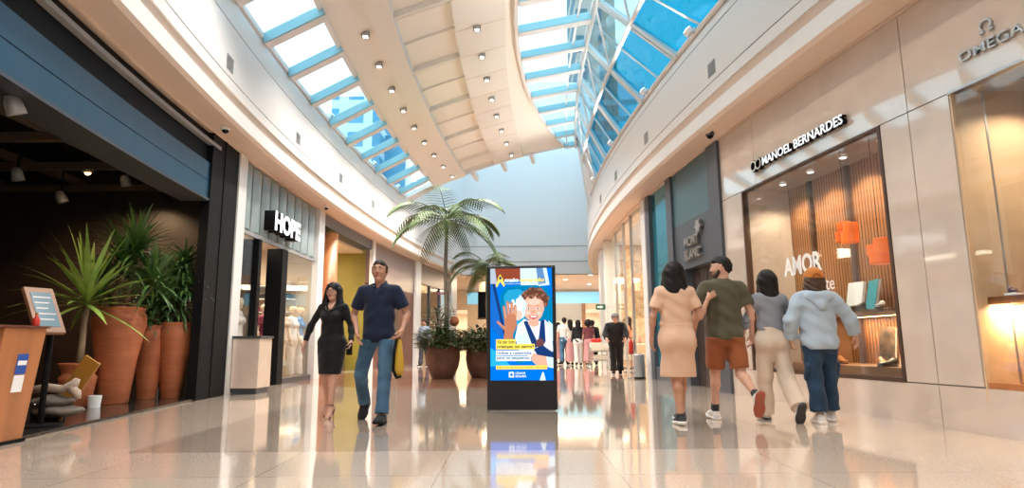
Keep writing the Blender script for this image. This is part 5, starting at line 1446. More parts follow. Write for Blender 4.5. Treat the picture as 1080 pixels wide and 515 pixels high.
class Person:
    """local frame: +Y is where the person faces, +X their right-hand side, z up"""
    def __init__(s, H=1.75, fem=False, lean=0., legs=None, arms=None, head_yaw=0., head_pitch=0., bulk=1., sway=0., twist=0., shoulder=None):
        k = s.k = H / 1.75; s.fem = fem; s.bulk = bulk
        s.legs = legs or {'R': (0, 0, 0, 0), 'L': (0, 0, 0, 0)}
        # FK for the legs: (thigh forward deg, knee bend deg, foot pitch deg, spread m)
        hw = .095 * k; s.hipz = 0
        s.J = {}
        low = 1e9
        for sd, sg in (('R', 1), ('L', -1)):
            th, kn, fp, spd = s.legs[sd]
            hip = V3(sg * hw + sway, 0, 0)
            a = math.radians(th); d1 = V3(sg * spd * .4, math.sin(a), -math.cos(a)); d1 = nrm(d1)
            knee = hip + d1 * .44 * k
            a2 = a - math.radians(kn); d2 = nrm(V3(sg * spd * .1, math.sin(a2), -math.cos(a2)))
            ank = knee + d2 * .415 * k
            f = math.radians(fp); fd = V3(0, math.cos(f), math.sin(f)); fu = V3(0, -math.sin(f), math.cos(f))
            toe = ank + fd * .135 * k - fu * .055 * k; heel = ank - fd * .05 * k - fu * .055 * k
            s.J['hip' + sd], s.J['knee' + sd], s.J['ank' + sd], s.J['toe' + sd], s.J['heel' + sd] = hip, knee, ank, toe, heel
            s.J['fd' + sd], s.J['fu' + sd] = fd, fu
            low = min(low, toe[2] - .028 * k, heel[2] - .028 * k)
        up = -low
        for q in list(s.J):
            if not q.startswith('f'): s.J[q] = s.J[q] + V3(0, 0, up)
        s.pel = V3(sway, 0, up); l = math.radians(lean)
        sp = V3(0, math.sin(l), math.cos(l))
        s.sp = sp
        s.chest = s.pel + sp * .36 * k; s.neck = s.pel + sp * .56 * k
        shw = (.165 if fem else .19) * k * (bulk ** .5)
        tw_ = math.radians(twist)
        for sd, sg in (('R', 1), ('L', -1)):
            s.J['sh' + sd] = s.pel + sp * .505 * k + V3(sg * shw * math.cos(tw_), sg * shw * math.sin(tw_), 0)
            e, w_ = arms[sd] if arms else ((sg * .05, 0, -.28), (sg * .03, .04, -.25))
            e = nrm(e) * .29 * k; w_ = nrm(w_) * .25 * k
            s.J['el' + sd] = s.J['sh' + sd] + e; s.J['wr' + sd] = s.J['el' + sd] + w_
            s.J['hd' + sd] = nrm(w_)
        s.hy, s.hp = math.radians(head_yaw), math.radians(head_pitch)
        s.hc = s.neck + sp * .155 * k + V3(0, .018 * k, 0)
    def H3(s, x, y, z):
        """head frame point -> local"""
        c, sn = math.cos(s.hp), math.sin(s.hp); y, z = y * c - z * sn, y * sn + z * c
        c, sn = math.cos(s.hy), math.sin(s.hy); x, y = x * c + y * sn, -x * sn + y * c
        return s.hc + V3(x, y, z) * s.k * 1.07
    def torso(s, F_, o=0., top=True):
        k = s.k; B = s.bulk; f = s.fem; p = s.pel; sp = s.sp
        F_.cone(p + V3(-.05 * k, 0, .02 * k), p + V3(.05 * k, 0, .02 * k), .115 * k * B + o, .115 * k * B + o, .03, (1.0 if not f else 1.05, .95))
        for sg in (-1, 1): F_.ball(p + V3(sg * .07 * k, -.055 * k, -.03 * k), (.085 * k * B + o) if f else .078 * k * B + o, .05)
        wa = (.105 if f else .125) * k * B
        F_.cone(p + sp * .05 * k, p + sp * .20 * k, .12 * k * B + o, wa + o, .05, (1.18, .85))
        F_.cone(p + sp * .20 * k, p + sp * .38 * k, wa + o, (.118 if f else .135) * k * B + o, .06, (1.15, .85))
        if top:
            F_.cone(s.J['shL'] * .78 + s.J['shR'] * .22 - sp * .02 * k, s.J['shR'] * .78 + s.J['shL'] * .22 - sp * .02 * k, .078 * k * B ** .5 + o, .078 * k * B ** .5 + o, .06, (1, .95))
            F_.cone(s.neck - sp * .06 * k, s.neck - sp * .02 * k, .075 * k + o, .062 * k + o, .05)
        if f:
            for sg in (-1, 1): F_.ball(p + sp * .375 * k + V3(sg * .068 * k, .085 * k, 0), .062 * k * B + o, .035)
    def arm(s, F_, sd, o=0., t0=0., t1=2., k2=.025, flare=0.):
        """t 0..1 upper arm, 1..2 forearm"""
        k = s.k; B = s.bulk ** .7 * (.85 if s.fem else 1)
        a, e, w_ = s.J['sh' + sd], s.J['el' + sd], s.J['wr' + sd]
        ra, re, rw = .053 * k * B + o, .038 * k * B + o, .024 * k * B + o
        if t1 <= 1:
            q = a + (e - a) * t1; F_.cone(a, a + (e - a) * (t1 + .15), ra, ra + (re - ra) * t1 + flare, .045, cut=[(q, e - a)])
        else:
            F_.cone(a, e, ra, re, .045)
            F_.ball(e + (w_ - e) * .28, .040 * k * B + o, .03)
            if t1 < 2:
                q = e + (w_ - e) * (t1 - 1); F_.cone(e, e + (w_ - e) * min(1.1, t1 - 1 + .1), re, rw + (re - rw) * (2 - t1) + flare, k2, cut=[(q, w_ - e)])
            else: F_.cone(e, w_, re, rw, k2)
    def hand(s, F_, sd, curl=35, hdir=None, pn=None):
        """palm normal pn; thumb to the front"""
        k = s.k * (.9 if s.fem else 1); w = s.J['wr' + sd]; d = nrm(hdir if hdir is not None else s.J['hd' + sd])
        sg = 1 if sd == 'R' else -1
        pn = nrm(pn if pn is not None else V3(-sg, 0, 0)); pn = nrm(pn - d * (pn @ d))
        th = np.cross(d, pn) * (1 if sd == 'R' else -1)   # towards the thumb
        if pn is not None and th[1] < 0 and abs(th[1]) > .3: th = -th
        F_.cone(w - d * .02 * k, w + d * .03 * k, .023 * k, .022 * k, .015)
        for i in range(4):
            off = (1.5 - i) * .019 * k
            F_.cone(w + th * off * .5, w + d * (.082 - .004 * abs(i - 1)) * k + th * off, .017 * k, .0125 * k, .012)
            L = (.040, .045, .042, .033)[i] * k; b = w + d * (.082 - .004 * abs(i - 1)) * k + th * off * 1.1
            ang = math.radians(curl * (.6 + .12 * i)); r = .0098 * k
            for j_ in range(3):
                dd = d * math.cos(ang) + pn * math.sin(ang); l_ = L * (1, .68, .52)[j_]
                e = b + dd * l_; F_.cone(b, e, r, r * .92, .004); b = e; r *= .93; ang += math.radians(curl * (.8, .6, .5)[j_])
        b = w + d * .02 * k + th * .018 * k; dd = nrm(d * .7 + th * .75 + pn * .35); e = b + dd * .045 * k
        F_.cone(b, e, .016 * k, .012 * k, .012); dd2 = nrm(d * .95 + th * .25 + pn * .4); e2 = e + dd2 * .032 * k
        F_.cone(e, e2, .0115 * k, .0105 * k, .005); F_.cone(e2, e2 + nrm(dd2 + pn * .3) * .024 * k, .0105 * k, .008 * k, .004)
    def leg(s, F_, sd, o=0., t1=2., flare=0., straight=0., k2=.03):
        k = s.k; B = s.bulk ** .6; h, n, a = s.J['hip' + sd], s.J['knee' + sd], s.J['ank' + sd]
        rh, rk, ra = .088 * k * B + o, .054 * k * B + o, .036 * k * B + o
        sg = 1 if sd == 'R' else -1
        if t1 <= 1:
            q = h + (n - h) * t1; F_.cone(h, h + (n - h) * (t1 + .12), rh, rh + (rk - rh) * t1 + flare, .04, cut=[(q, n - h)]); return
        F_.cone(h, n, rh, rk + straight * .3, .04)
        back = np.cross(nrm(a - n), V3(1, 0, 0)); back = back if back[1] < 0 else -back
        F_.ball(n + (a - n) * .28 + back * .018 * k, (.052 + 0) * k * B + o, .05)
        if t1 < 2:
            q = n + (a - n) * (t1 - 1); F_.cone(n, n + (a - n) * (t1 - .9), rk, ra + flare, k2, cut=[(q, a - n)])
        else:
            F_.cone(n, a, rk + straight * .3, ra + straight, k2)
            if flare:
                pass
    def foot(s, F_, sd, o=0., top=.055):
        k = s.k; a, fd, fu = s.J['ank' + sd], s.J['fd' + sd], s.J['fu' + sd]
        F_.cone(a - fu * .01 * k, s.J['heel' + sd] + fd * .01 * k + fu * .004 * k, .034 * k + o, .030 * k + o, .02)
        F_.cone(a + fd * .02 * k - fu * .02 * k, s.J['toe' + sd] - fd * .02 * k, .036 * k + o, .030 * k + o, .03, (1.15, 1))
        F_.cone(s.J['toe' + sd] - fd * .04 * k - fu * .002 * k, s.J['toe' + sd] + fd * .025 * k - fu * .006 * k, .034 * k + o, .022 * k + o, .02, (1.2, 1))
        F_.cone(s.J['heel' + sd], s.J['toe' + sd], .026 * k + o, .026 * k + o, .02, (1.1, 1))
    def head(s, F_, o=0., beard=False):
        q = s.H3; k = s.k; m = .93 if s.fem else 1.
        F_.cone(q(0, -.028, .030), q(0, .022, .035), .083 * k + o, .078 * k + o, .02, (.93, 1))
        F_.cone(q(0, .035, -.02), q(0, .052, -.075), .060 * k * m + o, .030 * k * m + o, .045, (1.0, 1))
        for sg in (-1, 1): F_.cone(q(sg * .045, -.005, -.035), q(sg * .022, .052, -.078), .026 * k * m, .018 * k * m, .03)
        F_.cone(s.neck - s.sp * .05 * k, q(0, -.02, -.02), (.050 if s.fem else .060) * k, (.048 if s.fem else .058) * k, .025)
    def face(s, F_):
        q = s.H3; k = s.k
        F_.cone(q(0, .090, .022), q(0, .104, -.012), .008 * k, .0115 * k, .008)
        for sg in (-1, 1):
            F_.ball(q(sg * .012, .098, -.016), .0075 * k, .006)
            F_.cone(q(sg * .012, .088, .034), q(sg * .042, .075, .036), .009 * k, .008 * k, .012)
            F_.ball(q(sg * .030, .102, .014), .010 * k, .010, op='s')
            F_.cone(q(sg * .079, -.008, .026), q(sg * .077, -.004, -.018), .013 * k, .009 * k, .006, (.55, 1))
            F_.ball(q(sg * .038, .068, -.018), .018 * k, .025)
        F_.cone(q(-.018, .083, -.043), q(.018, .083, -.043), .008 * k, .008 * k, .01)
        F_.ball(q(0, .072, -.082), .017 * k, .02)
    def features(s, parent, brow=.007, hm=None):
        q = s.H3; k = s.k; e = MB(); i_ = MB(); br = MB()
        for sg in (-1, 1):
            c = q(sg * .030, .080, .014); e.ball(c, .0115 * k, 12, 8)
            c2 = q(sg * .030, .0885, .013); i_.ball(c2, .0052 * k, 10, 6)
            br.tube([q(sg * .012, .098, .037), q(sg * .028, .097, .043), q(sg * .046, .084, .036)], [brow * .7 * k, brow * k, brow * .4 * k], 6)
        e.build('eyes', EYEW, parent, smooth=True); i_.build('irises', HAIRM[1], parent, smooth=True); br.build('eyebrows', hm or HAIRM[0], parent, smooth=True)
        MB().tube([q(-.020, .086, -.043), q(-.007, .0935, -.040), (q(0, .093, -.042)), q(.007, .0935, -.040), q(.020, .086, -.043)], [.002 * k, .005 * k, .0045 * k, .005 * k, .002 * k], 6).tube([q(-.018, .086, -.046), q(0, .0925, -.050), q(.018, .086, -.046)], [.002 * k, .0055 * k, .002 * k], 6).build('lips', LIPS, parent, smooth=True)
    def shoes(s, parent, up_m, sole_m, h, o=.006, sole=.022, high=0., sides='RL'):
        for sd in sides:
            k = s.k; fd, fu = s.J['fd' + sd], s.J['fu' + sd]; base = s.J['heel' + sd] - fu * .026 * k
            f = Fld(); s.foot(f, sd, o)
            if high: f.cone(s.J['ank' + sd], s.J['ank' + sd] + fu * high, .038 * k, .040 * k, .02, cut=[(s.J['ank' + sd] + fu * high * .9, fu)])
            u_ = f.mesh('shoe', h, up_m, parent, planes=[(base + fu * sole * .5, -fu), (s.J['ank' + sd] + fu * (.012 + high), fu)])
            f2 = Fld(); s.foot(f2, sd, o + .006)
            f2.mesh('shoe_sole', h, sole_m, u_, planes=[(base + fu * sole, fu), (base - fu * .004, -fu)])
def person_root(loc, yaw, label, group=None):
    return empty('person', (loc[0], loc[1], 0), label, 'person', group, rz=math.radians(yaw))

HB = .0075
def bodymesh(P, t, skin, h=HB, hands=(None, None), face=True, feet=False, curl=(35, 35)):
    f = Fld(); P.torso(f, -.004); P.head(f)
    for i, sd in enumerate('RL'):
        P.arm(f, sd, -.001); P.leg(f, sd, -.003)
        hd = hands[i] or (None, None)
        P.hand(f, sd, curl[i], hd[0], hd[1])
        if feet: P.foot(f, sd, -.002)
        else: f.cone(P.J['ank' + sd], P.J['heel' + sd], .03 * P.k, .028 * P.k, .02)
    if face: P.face(f)
    return f.mesh('body', h, skin, t)
def tee(P, t, m, o=.012, sleeve=.62, hem=.0, name='shirt', h=HB, neck='crew', fl=.012, wr=.004, extra=None):
    f = Fld(); P.torso(f, o)
    for sd in 'RL': P.arm(f, sd, o, t1=sleeve, flare=fl)
    k = P.k
    if neck == 'v': f.cone(P.neck + V3(0, .10, .04) * k, P.neck + V3(0, .155, -.13) * k, .055 * k, .02 * k, .01, op='s')
    if neck == 'deep': f.cone(P.neck + V3(0, .10, .04) * k, P.neck + V3(0, .16, -.11) * k, .08 * k, .045 * k, .01, op='s')
    f.ball(P.neck + P.sp * .065 * k + V3(0, .03, 0) * k, (.075 * k, .080 * k, .05 * k), .008, op='s')
    if extra: extra(f)
    return f.mesh(name, h, m, t, planes=[(V3(0, 0, P.pel[2] + hem * k), V3(0, 0, -1))], wrinkle=wr, wf=26)
def pants(P, t, m, o=.012, t1=1.93, straight=.02, flare=.0, h=HB, name='trousers', waist=.12, wr=.005):
    f = Fld(); P.torso(f, o, top=False)
    for sd in 'RL':
        P.leg(f, sd, o, t1=t1, straight=straight, flare=flare if t1 <= 1 else straight + flare)
    return f.mesh(name, h, m, t, planes=[(P.pel + V3(0, 0, waist * P.k), P.sp)], wrinkle=wr, wf=20)

# man in the navy polo
x = at_y(399, 360, 7.1).x
t = person_root((x, 7.12), 180 - 6, 'man in a navy polo shirt and blue jeans walking towards the camera')
P = Person(1.80, False, 1, {'R': (-10, 26, -40, .75), 'L': (15, 4, 6, .10)},
           {'R': ((.13, -.05, -.27), (-.09, .13, -.19)), 'L': ((-.12, -.05, -.26), (.01, .15, -.18))}, head_yaw=-4, head_pitch=2, bulk=.94)
bodymesh(P, t, SK[1], hands=((V3(-.2, .3, -.9), V3(-1, 0, 0)), (V3(.1, .55, -.75), V3(.9, .1, 0))), curl=(20, 55))
P.features(t, hm=HAIRM[1])
polo = cloth('navy', (.008, .014, .040), .8)
s_ = tee(P, t, polo, .020, .72, -.07, 'polo_shirt', neck='v', fl=.016)
f = Fld()
for sg in (-1, 1): f.cone(P.neck + V3(sg * .060, -.035, .045), P.neck + V3(sg * .045, .085, -.02), .017, .017, .01, (1, 1))
f.cone(P.neck + V3(-.055, -.04, .045), P.neck + V3(.055, -.04, .045), .018, .018, .01)
f.mesh('collar', .006, polo, s_)
jeans = cloth('blue denim', (.07, .16, .26), .8, .3, 160, .5, 5, (.035, .085, .15))
pants(P, t, jeans, .014, 1.95, .022, .004, name='jeans', waist=-.03)
P.shoes(t, cloth('black suede', (.015, .014, .014), .6), M['black'], .006, .009, .022, .0)
f = Fld(); q = P.H3
f.cone(q(0, -.034, .045), q(0, .022, .062), .0865, .076, .02, (.95, 1)); f.ball(q(0, -.045, .01), (.080, .07, .085), .03)
f.cone(q(0, .15, .015), q(0, .112, .015), .070, .062, .02, op='s')
for sg in (-1, 1): f.cone(q(sg * .073, -.005, .05), q(sg * .074, .008, -.008), .016, .009, .015)
f.mesh('hair', .006, HAIRM[1], t, wrinkle=.001, wf=60)
f = Fld()
for z_, r_ in ((-.045, .03), (-.075, .022)): pass
# folded yellow and black bag in his left hand
w = P.J['wrL']; yaw = math.radians(174)
hp = V3(w[0] + .01, w[1] + .05, w[2] - .09)
wx = x + hp[0] * math.cos(yaw) - hp[1] * math.sin(yaw); wy = 7.12 + hp[0] * math.sin(yaw) + hp[1] * math.cos(yaw)
bt = empty('folded_bag', (wx, wy, hp[2]), 'limp yellow and black bag hanging from the hand of the man in navy', 'bag', rz=.2)
vs = []; sec = [(-.0, .02, .012), (-.07, .035, .03), (-.2, .055, .04), (-.33, .06, .035), (-.41, .03, .02)]
b = MB()
for z_, wx_, wy_ in sec:
    for q_ in range(12):
        a = 2 * PI * q_ / 12; b.v.append((wx_ * math.cos(a) * (1 + .15 * math.sin(3 * a + 9 * z_)), wy_ * math.sin(a), z_))
for i in range(4):
    for q_ in range(12): b.f.append((i * 12 + q_, i * 12 + (q_ + 1) % 12, (i + 1) * 12 + (q_ + 1) % 12, (i + 1) * 12 + q_))
b.f.append(tuple(48 + q_ for q_ in range(12))); b.build('body', mat('bag yellow', (.55, .33, .03), .45), bt, smooth=True)
MB().tube([(-.03, -.03, 0), (-.055, -.045, -.15), (-.06, -.045, -.34), (-.02, -.02, -.42), (.03, -.03, -.40)], .016, 8).tube([(0, 0, .06), (.0, 0, -.02)], .012, 8).build('trim', M['black'], bt, smooth=True)

# woman in the black dress
x = at_y(350, 360, 7.6).x; Y_ = 7.62
t = person_root((x, Y_), 180 - 10, 'woman in a black long-sleeved dress and strappy heels walking beside the man in navy')
P = Person(1.53, True, 1, {'R': (-7, 16, -42, .22), 'L': (13, 7, -34, -.05)},
           {'R': ((.17, -.02, -.25), (.07, .04, -.25)), 'L': ((-.10, -.04, -.27), (-.06, .13, -.22))}, head_yaw=-3, head_pitch=-2, bulk=1.02)
bodymesh(P, t, SK[0], feet=True, curl=(22, 45))
P.features(t, .005)
blk = cloth('black jersey', (.006, .006, .007), .7, .15)
def skirt(f, P=P):
    k = P.k; f.cone(P.pel + V3(0, -.01, -.02), P.pel + V3(0, .02, -.40 * k), .135 * k, .115 * k, .05, (1.25, .95))
    f.cone(P.pel + V3(0, .02, -.1), P.pel + V3(0, .045, -.42 * k), .13 * k, .115 * k, .05, (1.2, 1.0))
    for sd in 'RL': P.leg(f, sd, .014, t1=.97)
tee(P, t, blk, .010, 1.92, -.41, 'dress', neck='deep', fl=.004, wr=.003, extra=skirt)
f = Fld(); q = P.H3
f.cone(q(0, -.028, .048), q(0, .015, .055), .090, .080, .02, (.95, 1))
for sg in (-1, 1):
    f.cone(q(sg * .078, -.005, .03), q(sg * .100, .0, -.15), .030, .040, .03, (1, 1.2)); f.cone(q(sg * .100, .0, -.15), q(sg * .115, .065, -.30), .042, .022, .03)
f.cone(q(0, -.06, 0), q(0, -.08, -.24), .085, .075, .04, (1.15, .7))
f.cone(q(0, .15, .012), q(0, .112, -.05), .074, .064, .012, (.86, 1), op='s'); f.cone(q(0, .10, .10), q(0, .075, .125), .014, .008, .012, op='s')
f.mesh('hair', .0065, HAIRM[0], t, wrinkle=.002, wf=50)
b = MB()
for sg in (-1, 1):
    c = q(sg * .030, .105, .014); pts = [c + V3(.021 * math.cos(a), 0, .017 * math.sin(a)) for a in [2 * PI * i / 16 for i in range(17)]]
    b.tube(pts, .0022, 5); b.tube([q(sg * .052, .10, .02), q(sg * .078, .0, .022)], .002, 5)
b.tube([q(-.010, .108, .016), q(.010, .108, .016)], .002, 5); b.build('glasses', M['black'], t)
nk = P.neck
b = MB(); pts = [nk + V3(.066 * math.cos(a), .048 + .075 * math.sin(a) * (1 if math.sin(a) > 0 else .3), -.015 - .07 * max(0, math.sin(a))) for a in [2 * PI * i / 24 for i in range(25)]]
b.tube(pts, .006, 6).ball(nk + V3(0, .128, -.095), (.012, .008, .014)); b.build('necklace', M['wood_dark'], t, smooth=True)
for sd in 'RL':
    a, hl, to, fd, fu = P.J['ank' + sd], P.J['heel' + sd], P.J['toe' + sd], P.J['fd' + sd], P.J['fu' + sd]
    sm = mat('oxblood leather ' + sd, (.20, .035, .03), .4); b = MB()
    b.bar(hl - fu * .022, to - fu * .022 + fd * .02, .05, .008, tuple(fu))
    b.tube([hl - fu * .02, V3(hl[0], hl[1] - .012, .0)], [.012, .005], 8)
    b.tube([a + V3(.036 * math.cos(q_), .036 * math.sin(q_), .025) for q_ in [2 * PI * i / 14 for i in range(15)]], .005, 6)
    b.tube([to + V3(-.042, 0, -.01), to + fu * .022 + V3(0, 0, 0), to + V3(.042, 0, -.01)], .007, 6)
    b.build('sandal', sm, t)
w = P.J['wrL']; yaw = math.radians(170); hp = (w[0] - .005, w[1] + .055, w[2] - .085)
wx = x + hp[0] * math.cos(yaw) - hp[1] * math.sin(yaw); wy = Y_ + hp[0] * math.sin(yaw) + hp[1] * math.cos(yaw)
pt = empty('smartphone', (wx, wy, hp[2]), 'dark phone held in the hand of the woman in black', 'phone', rz=.5)
MB().box(-.036, .036, -.004, .004, -.07, .07).build('body', M['black'], pt, bevel=.003)

# peach dress, seen from behind
x = at_y(714, 360, 6.75).x
t = person_root((x, 6.75), 4, 'woman in a peach T-shirt dress from behind, her hand on a man in olive')
P = Person(1.69, True, 0, {'R': (9, 3, 4, -.22), 'L': (-4, 5, -4, -.30)},
           {'R': ((.09, -.03, -.26), (.15, .05, .25)), 'L': ((-.09, .0, -.28), (-.01, .06, -.25))}, head_yaw=12, bulk=1.12)
bodymesh(P, t, SK[1], hands=((V3(.55, .25, .35), V3(.1, 1, -.2)), None), curl=(12, 30), face=False)
peach = cloth('peach jersey', (.68, .43, .30), .85, .15)
def blouse(f, P=P):
    k = P.k; f.cone(P.pel + P.sp * .17 * k, P.pel + P.sp * .24 * k, .128 * k, .125 * k, .03, (1.2, .9))
top = tee(P, t, peach, .014, .66, .13, 'blouse', fl=.018, wr=.006, extra=blouse)
f = Fld(); k = P.k
P.torso(f, .010, top=False); f.cone(P.pel + P.sp * .12 * k, P.pel + V3(0, 0, -.05), .128 * k, .155 * k, .05, (1.18, .92)); f.cone(P.pel + V3(0, -.015, -.05), P.pel + V3(0, .01, -.42 * k), .155 * k, .175 * k, .06, (1.15, .85))
for sg in (-1, 1): f.ball(P.pel + V3(sg * .07, -.06, -.04), .10 * k, .05)
f.mesh('skirt', HB, peach, t, planes=[(P.pel + P.sp * .16 * k, P.sp), (P.pel + V3(0, 0, -.43 * k), V3(0, 0, -1))], wrinkle=.005, wf=14)
MB().tube([P.pel + P.sp * .155 * k + V3(.148 * math.cos(a), .115 * math.sin(a), 0) * k for a in [2 * PI * i / 24 for i in range(25)]], .012, 6).build('belt', cloth('peach dark', (.45, .22, .14)), t, smooth=True)
P.shoes(t, cloth('black knit', (.02, .02, .025), .7), M['white_paint'], .0065, .008, .03, .03)
f = Fld(); q = P.H3
f.cone(q(0, -.035, .045), q(0, .015, .05), .098, .085, .02); f.cone(q(0, -.05, .0), q(-.02, -.065, -.17), .105, .088, .04, (1.1, .8))
for sg in (-1, 1): f.cone(q(sg * .07, -.01, .0), q(sg * .10, -.02, -.15), .05, .045, .03); f.ball(q(sg * .08, -.05, -.20), .045, .03)
f.ball(q(0, .13, 0), .06, .01, op='s')
f.mesh('hair', HB, HAIRM[0], t, wrinkle=.004, wf=38)

# olive T-shirt and rust shorts
x = at_y(765, 360, 6.98).x
t = person_root((x, 6.98), 3, 'bearded man in an olive T-shirt and rust shorts turning his head left')
P = Person(1.79, False, -1, {'R': (-10, 50, -70, .12), 'L': (12, 3, 5, .02)},
           {'R': ((.10, -.02, -.28), (.03, .07, -.25)), 'L': ((-.11, .0, -.28), (-.02, .10, -.24))}, head_yaw=-68, head_pitch=-3, bulk=1.03)
bodymesh(P, t, SK[0], curl=(35, 30))
P.features(t, hm=HAIRM[0])
tee(P, t, cloth('olive', (.085, .075, .045), .85), .022, .70, -.07, 'tshirt', fl=.02, wr=.006)
pants(P, t, cloth('rust', (.28, .085, .03), .8), .022, .86, .02, .02, name='shorts', waist=-.04)
wsh = cloth('white canvas', (.62, .58, .55), .7)
P.shoes(t, wsh, mat('coral rubber', (.32, .07, .035), .5), .0065, .010, .026, .0, sides='R')
P.shoes(t, wsh, M['white_paint'], .0065, .010, .026, .0, sides='L')
f = Fld()
for sd in 'RL': f.cone(P.J['ank' + sd] - P.J['fu' + sd] * .02, P.J['ank' + sd] + (P.J['knee' + sd] - P.J['ank' + sd]) * .14, .044, .045, .01)
f.mesh('socks', .007, cloth('dark sock', (.04, .04, .045)), t)
f = Fld(); q = P.H3
f.cone(q(0, -.030, .050), q(0, .025, .066), .087, .076, .02, (.96, 1)); f.ball(q(0, -.045, .01), (.083, .07, .08), .03)
f.cone(q(0, .15, .012), q(0, .112, .012), .070, .062, .03, op='s'); f.ball(q(0, -.03, -.12), (.1, .1, .05), .01, op='s')
f.mesh('hair', .0065, HAIRM[0], t, wrinkle=.004, wf=60)
f = Fld()
for sg in (-1, 1): f.cone(q(sg * .064, .022, -.025), q(sg * .040, .052, -.066), .014, .019, .02); f.cone(q(sg * .062, .015, -.045), q(sg * .03, .05, -.085), .012, .016, .02)
f.cone(q(-.026, .066, -.078), q(.026, .066, -.078), .027, .027, .02); f.cone(q(-.02, .095, -.030), q(.02, .095, -.030), .006, .006, .005)
f.mesh('beard', .006, mat('brown beard', (.05, .03, .02), .8, bump=.5, bscale=80), t)

# grey top, cream wide trousers
x = at_y(814, 360, 7.0).x
t = person_root((x, 7.0), 0, 'woman in a grey short-sleeved top and wide cream trousers seen from behind')
P = Person(1.625, True, 0, {'R': (-8, 34, -62, .10), 'L': (9, 3, 4, -.02)},
           {'R': ((.10, .05, -.27), (-.08, .22, .06)), 'L': ((-.13, .0, -.27), (-.05, .05, -.25))}, head_yaw=20, bulk=1.0)
bodymesh(P, t, SK[0], curl=(40, 45), face=False)
gt = cloth('grey knit', (.24, .25, .28), .85)
tee(P, t, gt, .014, 1.05, .12, 'top', fl=.020, wr=.006)
cream = cloth('cream crepe', (.62, .50, .40), .8)
f = Fld(); P.torso(f, .014, top=False); k = P.k
for sd in 'RL':
    h_, n_, a_ = P.J['hip' + sd], P.J['knee' + sd], P.J['ank' + sd]
    f.cone(h_, n_, .100 * k, .092 * k, .04); f.cone(n_, a_ - (a_ - n_) * -.02, .090 * k, .105 * k, .04, cut=[(a_ + (a_ - n_) * .04, a_ - n_)])
f.mesh('trousers', HB, cream, t, planes=[(P.pel + P.sp * .16 * k, P.sp)], wrinkle=.008, wf=14)
P.shoes(t, cloth('white canvas', (.6, .6, .6)), mat('black rubber', (.03, .03, .03), .6), .0065, .008, .024, .0)
f = Fld(); q = P.H3
f.cone(q(0, -.03, .048), q(0, .02, .052), .094, .082, .02); f.cone(q(0, -.045, .0), q(.01, -.05, -.19), .098, .080, .04, (1.1, .8))
for sg in (-1, 1): f.cone(q(sg * .07, 0, .0), q(sg * .085, -.01, -.18), .045, .035, .03)
f.ball(q(0, .13, 0), .06, .01, op='s')
f.mesh('hair', HB, HAIRM[0], t, wrinkle=.005, wf=40)
w = P.J['wrL']; pt = empty('smartphone', (x + w[0] - .005, 7.0 + w[1] + .02, w[2] - .10), 'dark phone held low by the woman in cream trousers', 'phone', rz=.3)
MB().box(-.036, .036, -.004, .004, -.07, .07).build('body', M['black'], pt, bevel=.003)

# orange cap, light blue hooded jacket, cargo jeans
x = at_y(864, 360, 6.78).x
t = person_root((x, 6.78), -4, 'person in an orange cap, pale blue hooded jacket and dark cargo jeans seen from behind')
P = Person(1.60, False, 0, {'R': (12, 6, 2, .10), 'L': (-3, 6, 0, .0)},
           {'R': ((.20, .0, -.25), (.09, .08, -.24)), 'L': ((-.13, .0, -.27), (.03, .12, -.24))}, head_yaw=6, bulk=1.0)
bodymesh(P, t, SK[0], face=False, curl=(30, 40))
jb = cloth('pale blue cotton', (.38, .46, .55), .8, .3, 40)
jk = tee(P, t, jb, .034, 1.86, -.09, 'jacket', fl=.012, wr=.008)
f = Fld(); k = P.k; n_ = P.neck
f.cone(n_ + V3(-.12, -.035, .0), n_ + V3(.12, -.035, .0), .045, .045, .03, (1, .8))
f.cone(n_ + V3(-.11, -.085, -.03), n_ + V3(0, -.135, -.13), .040, .040, .04, (1, .8)); f.cone(n_ + V3(.11, -.085, -.03), n_ + V3(0, -.135, -.13), .040, .040, .04, (1, .8))
f.cone(n_ + V3(-.07, -.09, -.02), n_ + V3(.07, -.09, -.02), .045, .045, .04)
f.mesh('hood', HB, jb, t, wrinkle=.004, wf=30)
cj = cloth('dark cargo denim', (.02, .05, .10), .85, .3, 90, .4, 5)
pj = pants(P, t, cj, .024, 1.88, .028, .012, name='cargo_jeans', waist=-.045, wr=.007)
for sd, sg in (('R', 1), ('L', -1)):
    a_, n2 = P.J['ank' + sd], P.J['knee' + sd]; h_ = P.J['hip' + sd]
    f = Fld(); f.cone(a_ + (n2 - a_) * .10, a_ + (n2 - a_) * .22, .080 * k, .078 * k, .01, cut=[(a_ + (n2 - a_) * .09, a_ - n2), (a_ + (n2 - a_) * .22, n2 - a_)])
    f.mesh('cuff', HB, cloth('denim cuff', (.08, .13, .19)), pj)
    f = Fld(); m_ = h_ + (n2 - h_) * .80 + V3(sg * .075, -.01, 0); f.cone(m_ + V3(0, -.03, .06), m_ + V3(0, .02, -.06), .045, .045, .02, (.7, 1))
    f.mesh('cargo_pocket', HB, cj, pj)
P.shoes(t, wsh, M['white_paint'], .0065, .010, .028, .02)
f = Fld(); q = P.H3
f.cone(q(0, -.04, .02), q(0, -.045, -.06), .098, .085, .03, (1.08, .9))
random.seed(4)
for i in range(26):
    a = PI + random.uniform(-.15, PI + .15); f.ball(q(.092 * math.cos(a), .080 * math.sin(a) - .01, random.uniform(-.11, .02)), random.uniform(.022, .034), .008)
f.ball(q(0, .13, 0), .06, .01, op='s')
f.mesh('hair', HB, HAIRM[2], t, wrinkle=.006, wf=60)
f = Fld(); f.cone(q(0, -.025, .055), q(0, .015, .055), .105, .100, .02, (.98, 1))
f.cone(q(-.05, -.095, .035), q(.05, -.095, .035), .030, .030, .02)
